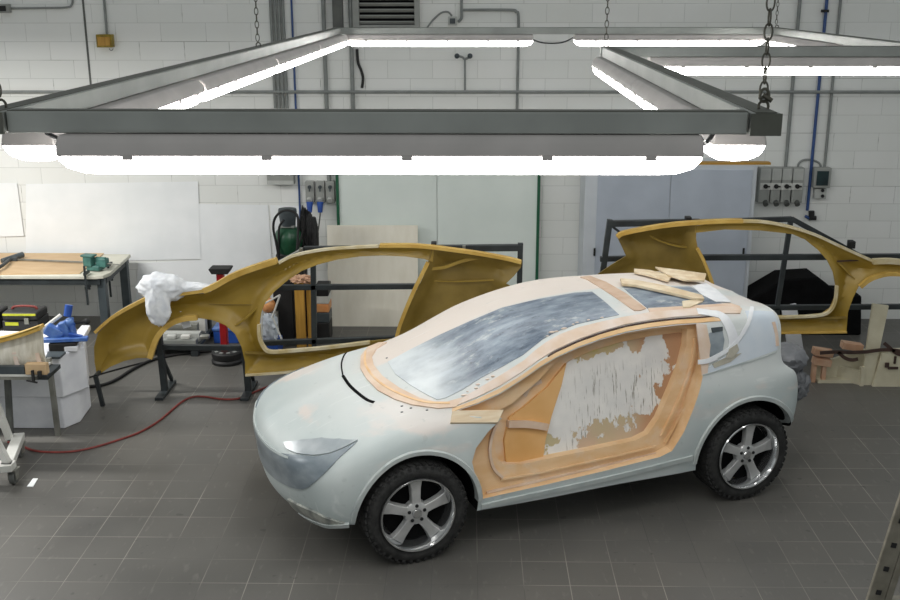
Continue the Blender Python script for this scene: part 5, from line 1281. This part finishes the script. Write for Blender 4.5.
loop([(279, 262), (279, 240), (280, 226), (285, 219)], .012)
loop([(309, 214), (313, 222), (315.5, 235), (316, 252), (315, 268)], .014)
loop([(292, 266), (297, 250), (302, 236), (305, 222), (303, 214)], .012, 11.58)
bm = crumple('x', (.02, -.02, tz - .62), (.2, .18, .3), '', '', '', 1.7, .3, 2.5); obj('cover_bag', bm, 'black', cp, smooth=True)
# planks, bags, odds and ends seen through the door opening
for k, (x0, x1, l) in enumerate(((294, 303.5, 'wide yellow wooden plank standing behind the left mould'), (305, 311.5, 'narrow yellow wooden plank standing behind the left mould'))):
    a, b_ = atY(x0, 283, 11.2), atY(x1, 283, 11.2); bm = NB(); b2(bm, (a.x, 11.2 + .05 * k, 0), (b_.x, 11.26 + .05 * k, a.z)); single('wooden_plank', bm, 'wood_yellow', l, 'plank', 'planks standing behind the mould', bevel=.004)
a = atY(301, 279, 11.25); bm = crumple('x', (a.x, 11.25, a.z), (.12, .08, .05), '', '', '', 6.1, .5, 3); single('rag', bm, 'wood_pink', 'pinkish crumpled rag on top of the yellow planks', 'rag', smooth=True)
a = atY(283, 318, 11.3); bm = NB(); b2(bm, (a.x - .10, 11.3, 0), (a.x + .12, 11.45, atY(284, 280, 11.3).z)); single('rubber_sheet', bm, 'black', 'black rubber sheet standing left of the yellow planks', 'sheet', bevel=.01)
a = atY(268, 322, 11.0); bm = crumple('x', (a.x, 11.0, .30), (.12, .1, .17), '', '', '', 9.4, .25, 2.4); single('plastic_bag', bm, 'plastic_bag', 'pale translucent plastic bag seen through the mould opening', 'bag', smooth=True)
a = atY(268, 330, 11.05); bm = NB(); b2(bm, (a.x - .16, 10.9, 0), (a.x + .13, 11.2, .16)); single('plastic_crate', bm, 'blue_plastic', 'dark blue crate under the pale plastic bag', 'crate', bevel=.01)
a = atY(268, 305, 11.25); bm = NB(); sph(bm, (a.x, 11.25, a.z), .085); t = single('ball', bm, 'orange', 'orange round float behind the pale plastic bag', 'ball', smooth=True)
bm = NB(); b2(bm, (a.x - .1, 11.17, 0), (a.x + .1, 11.4, a.z - .08)); single('cardboard_box', bm, 'plastic_grey', 'grey box under the orange round float', 'box')
wf = thing('wire_frame', 'white wire frame leaning by the pale plastic bag', 'frame', V((atY(275, 340, 10.85).x, 10.85, 0)))
for p_, q_ in (((262, 305), (280, 295)), ((280, 295), (272, 318)), ((273, 318), (284, 345)), ((262, 305), (262, 343))):
    a, b_ = atY(p_[0], p_[1], 10.85), atY(q_[0], q_[1], 10.85)
    if b_.z < .12: b_.z = 0.0
    bm = NB(); cyl(bm, a, b_, .010, n=8); wobj('bar', bm, 'white_paint', wf, smooth=True)
for k, (y0, m_, l) in enumerate(((0, 'black', 'bottom black case of the small stack right of the planks'), (1, 'slate', 'dark grey case in the small stack right of the planks'), (2, 'orange', 'orange case in the small stack right of the planks'), (3, 'white_paint', 'white case in the small stack right of the planks'), (4, 'black', 'top black case of the small stack right of the planks'))):
    a = atY(323, 300, 11.5); z0 = sum((.22, .12, .10, .09, .12)[:k]); bm = NB(); b2(bm, (a.x - .08 - .01 * (k % 2), 11.45, z0), (a.x + .07, 11.7, z0 + (.22, .12, .10, .09, .12)[k])); single('tool_case', bm, m_, l, 'case', 'stack of cases behind the mould', bevel=.012)

# ------------------------------------------------------------------ right side
pts = [(750, 300), (785, 279.5), (818, 277.5), (836, 291), (838, 295), (862, 296), (862, 330), (750, 335)]
P = [atY(x, y, 11.75) for x, y in pts]; P[-1].z = P[-2].z = 0.0
bm = NB(); prism(bm, P, (0, .45, 0)); single('crate', bm, 'black_matte', 'large black angular crate against the wall behind the right mould', 'crate', bevel=.02)
a = atZ(792, 372); p0 = atY(791, 311, 10.55); p1 = atZ(799, 366)
bm = NB(); d = V((0, -.03, 0)); q = [V((p1.x - .085, p1.y + .0, 0)), V((p1.x + .075, p1.y, 0)), V((p0.x + .13, p0.y + .25, p0.z)), V((p0.x - .02, p0.y + .25, p0.z - .03))]
prism(bm, q, (0, .04, 0)); single('foam_strip', bm, 'white_foam', 'white foam strip leaning behind the tail of the car', 'strip')
bp_ = car.location + CEX * 3.58 + CEY * .60
bm = crumple('x', (bp_.x - .06, bp_.y, .86), (.19, .22, .12), '', '', '', 2.2, .14, 1.6); t = thing('plastic_bag', 'crumpled grey plastic sack bulging from the tail of the car', 'bag', V((bp_.x, bp_.y, .35)))
wobj('sack', bm, 'grey_bag', t, smooth=True)
bm = crumple('x', (bp_.x + .02, bp_.y - .06, .64), (.12, .12, .15), '', '', '', 4.4, .28, 3.0); wobj('loose_end', bm, 'grey_bag', t, smooth=True)
# cream board fixture
JY = 10.12
jx = lambda x, y=360: atY(x, y, JY).x
jg = thing('board_fixture', 'cream board fixture with an upright plank standing right of the car', 'fixture', V((4.1, 10.3, 0)))
a = [atZ(862, 386), atZ(873, 386)]
bm = NB(); q = [V((a[0].x, JY, 0)), V((a[1].x - .0, JY, 0)), V((atY(889, 305, JY).x, JY, atY(889, 306, JY).z)), V((atY(876, 304, JY).x - .03, JY, atY(876, 304, JY).z))]
prism(bm, q, (0, .03, 0)); wobj('upright_plank', bm, 'mdf', jg)
bm = NB(); q = [V((jx(874), JY - .04, 0)), V((4.75, JY - .04, 0)), V((4.75, JY - .04, atY(900, 342, JY).z)), V((jx(881, 350), JY - .04, atY(881, 353, JY).z))]
prism(bm, q, (0, .03, 0)); wobj('side_board', bm, 'mdf', jg)
q0, q1 = atZ(828, 377), atZ(861, 385.5); bm = NB(); q = [q0, q1, q1 + V((0, 0, .15)), q0 + V((0, 0, .14))]
prism(bm, q, (0, .03, 0)); wobj('front_board', bm, 'mdf', jg)
bm = NB(); q = [V((jx(820), JY + .17, .0)), V((4.75, JY + .17, 0)), V((4.75, JY + .17, .34)), V((jx(868), JY + .17, .32)), V((jx(840), JY + .17, .22)), V((jx(822), JY + .17, .20))]
prism(bm, q, (0, .03, 0)); wobj('back_board', bm, 'mdf', jg)
bm = NB(); b2(bm, (jx(822), JY + .05, .0), (4.75, JY + .17, .03)); wobj('base_board', bm, 'mdf', jg)
for p_ in (q0 + V((-.02, 0, 0)), q1):
    bm = NB(); b2(bm, (p_.x - .018, p_.y - .02, 0), (p_.x + .018, p_.y + .04, .19)); wobj('corner_post', bm, 'mdf', jg)
for x0, x1, y, z in ((816, 834, JY + .09, .22), (816, 836, JY + .12, .31), (845, 866, JY + .14, .37)):
    bm = NB(); bx(bm, (jx((x0 + x1) / 2), y, z), ((x1 - x0) * .0098, .10, .07), Matrix.Rotation(.15, 3, 'Y')); wobj('wood_piece', bm, 'wood_pink', jg, bevel=.004)
for x in (818, 828):
    bm = NB(); b2(bm, (jx(x) - .02, JY + .07, 0.0), (jx(x) + .02, JY + .12, .19)); wobj('wood_piece', bm, 'wood_pink', jg)
for q in ([(820, 353), (834, 352), (850, 352.5), (866, 352)], [(866, 352), (880, 350), (892, 350), (905, 352)], [(838, 352), (845, 358), (852, 360), (858, 359)], [(884, 343), (890, 348), (896, 353), (902, 355)]):
    bm = NB(); ribbon(bm, smooth_path([atY(x, y, JY - .05) for x, y in q], 4), .01, .035, V((0, 0, 1))); wobj('strap', bm, 'strap', jg, smooth=True)
for x, y, w_, h_ in ((887, 365, .04, .05), (893, 368, .10, .025), (895, 360, .02, .08)):
    p = atY(x, y, JY - .05 if x > 870 else JY + .0); bm = NB(); bx(bm, p, (w_, .02, h_)); wobj('dark_fixing', bm, 'strap', jg, bevel=.004)
# ladder
LY = 4.2
def lad(x, y): return atY(x, y, LY)
p0, p1 = lad(862, 640), lad(926, 440)
ld = thing('ladder', 'grey metal ladder rail with square slots at the lower right corner', 'ladder', V((p0.x, LY, 0)))
d = (p1 - p0).normalized(); lo = p0 - d * (p0.z / d.z); hi = p1 + d * .5
sx_ = V((0, 1, 0)).cross(d).normalized()
bm = NB(); bar(bm, lo, hi, .075, .02, V((0, 1, 0))); wobj('rail', bm, 'ladder_metal', ld, bevel=.003)
bm = NB(); bar(bm, lo + V((.055, .03, 0)), hi + V((.055, .03, 0)), .03, .08, V((0, 1, 0))); wobj('rail_flange', bm, 'ladder_metal', ld, bevel=.003)
L_ = (hi - lo).length
for k in range(30):
    c_ = lo + d * (.09 + k * .118)
    if (c_ - lo).length > L_ - .05: break
    bm = NB(); bx(bm, c_ + V((0, -.011, 0)), (.022, .022, .008), frame_from(d, V((0, 1, 0))).to_3x3() @ Matrix.Identity(3)); wobj('slot_shade', bm, 'black', ld)  # black block drawn as the dark of each square opening
for k in range(7):
    c_ = lo + d * (.3 + k * .3); bm = NB(); bx(bm, c_ + V((.30, .03, 0)), (.5, .05, .03)); wobj('rung', bm, 'ladder_metal', ld, bevel=.003)
bm = NB(); bar(bm, lo + V((.58, .02, 0)), hi + V((.58, .02, 0)), .03, .08, V((0, 1, 0))); wobj('rail', bm, 'ladder_metal', ld, bevel=.003)
# hoses and cables on the floor
px = [(8, 443), (20, 446), (32, 451), (48, 453), (72, 452.5), (95, 448), (118, 441), (140, 433), (160, 421), (180, 404), (192, 398), (205, 397.5), (222, 400), (238, 399.5), (252, 394), (266, 388), (278, 384), (300, 376)]
bm = NB(); tube(bm, [p + V((0, 0, .009)) for p in smooth_path([atZ(x, y) for x, y in px], 5)], .010, 8); single('air_hose', bm, 'hose_red', 'dark red hose winding across the floor left of the car', 'hose', smooth=True)
px = [(88, 388), (104, 386), (118, 380), (132, 371), (148, 363), (165, 358), (190, 354), (225, 351)]
bm = NB(); tube(bm, [p + V((0, 0, .016)) for p in smooth_path([atZ(x, y) for x, y in px], 5)], .016, 8); single('cable', bm, 'black', 'thick black cable on the floor behind the left mould', 'cable', smooth=True)
px = [(86, 379), (110, 372), (140, 364), (175, 356), (215, 349)]
bm = NB(); tube(bm, [p + V((0, 0, .008)) for p in smooth_path([atZ(x, y) for x, y in px], 5)], .008, 8); single('cable', bm, 'black', 'thin black cable on the floor above the thick one', 'cable', smooth=True)

# ------------------------------------------------------------------ offcuts lying on the car roof
def roof_pt(x, y, up=0.0):
    h, n = body_hit(x, y)
    if h is None: r = cray(x, y); h = CAML + r * ((1.50 - CAML.z) / r.z)
    return A0 + CEX * h.x + CEY * h.y + V((0, 0, h.z + up))
def offcut(pts, th, label, lift=.006, mt='wood_offcut', name='wooden_offcut'):
    P = [roof_pt(x, y, lift) for x, y in pts]
    bm = NB(); prism(bm, P, (0, 0, th)); return single(name, bm, mt, label, 'offcut', 'offcuts lying on the car roof', bevel=.003)
offcut([(620, 282), (632, 283), (668, 290), (702, 299), (704, 302.5), (696, 302.5), (664, 295), (636, 289), (622, 287.5)], .022, 'longest pale wooden strip lying across the rear roof', .012)
offcut([(634, 272), (650, 273.5), (672, 279.5), (668, 284), (648, 278), (634, 275)], .02, 'short pale wooden strip behind the long one on the roof', .012)
offcut([(655, 271.5), (682, 275), (706, 278.5), (704, 285), (684, 285), (668, 280)], .014, 'flat beige board piece at the back of the roof pile', .03)
offcut([(682, 303), (690, 302), (703, 303), (690, 309), (683, 309)], .012, 'small wooden chips beside the long strip on the roof', .006)
offcut([(692, 287), (706, 284), (716, 290), (731, 303), (716, 303), (702, 296)], .006, 'pale grey card lying at the rear of the roof', .006, 'tape', 'card_piece')
WORLD = 0.39
# ------------------------------------------------------------------ light and view
w = bpy.data.worlds.new('world'); SC.world = w; w.use_nodes = True
bg = w.node_tree.nodes['Background']; bg.inputs['Color'].default_value = (0.93, 0.98, 0.98, 1); bg.inputs['Strength'].default_value = WORLD
SC.view_settings.view_transform = 'Standard'; SC.view_settings.look = 'None'; SC.view_settings.gamma = 1.0
SC.view_settings.use_curve_mapping = False; SC.view_settings.exposure = 0.0

def hall_lamp(name, loc, target, sx, sy, power, spread=180, col=(1.0, 0.98, 0.94)):
    l = bpy.data.lights.new(name, 'AREA'); l.shape = 'RECTANGLE'; l.size = sx; l.size_y = sy; l.energy = power; l.color = col; l.spread = math.radians(spread)
    o = bpy.data.objects.new(name, l); COL.objects.link(o); o.location = loc
    o.rotation_euler = (V(target) - V(loc)).to_track_quat('-Z', 'Y').to_euler()
hall_lamp('hall_lamp', (-5.9, 9.5, 3.35), (-5.9, 9.5, 0), 2.6, 0.16, 180)
hall_lamp('hall_lamp', (-5.9, 7.0, 3.35), (-5.9, 7.0, 0), 2.6, 0.16, 70)
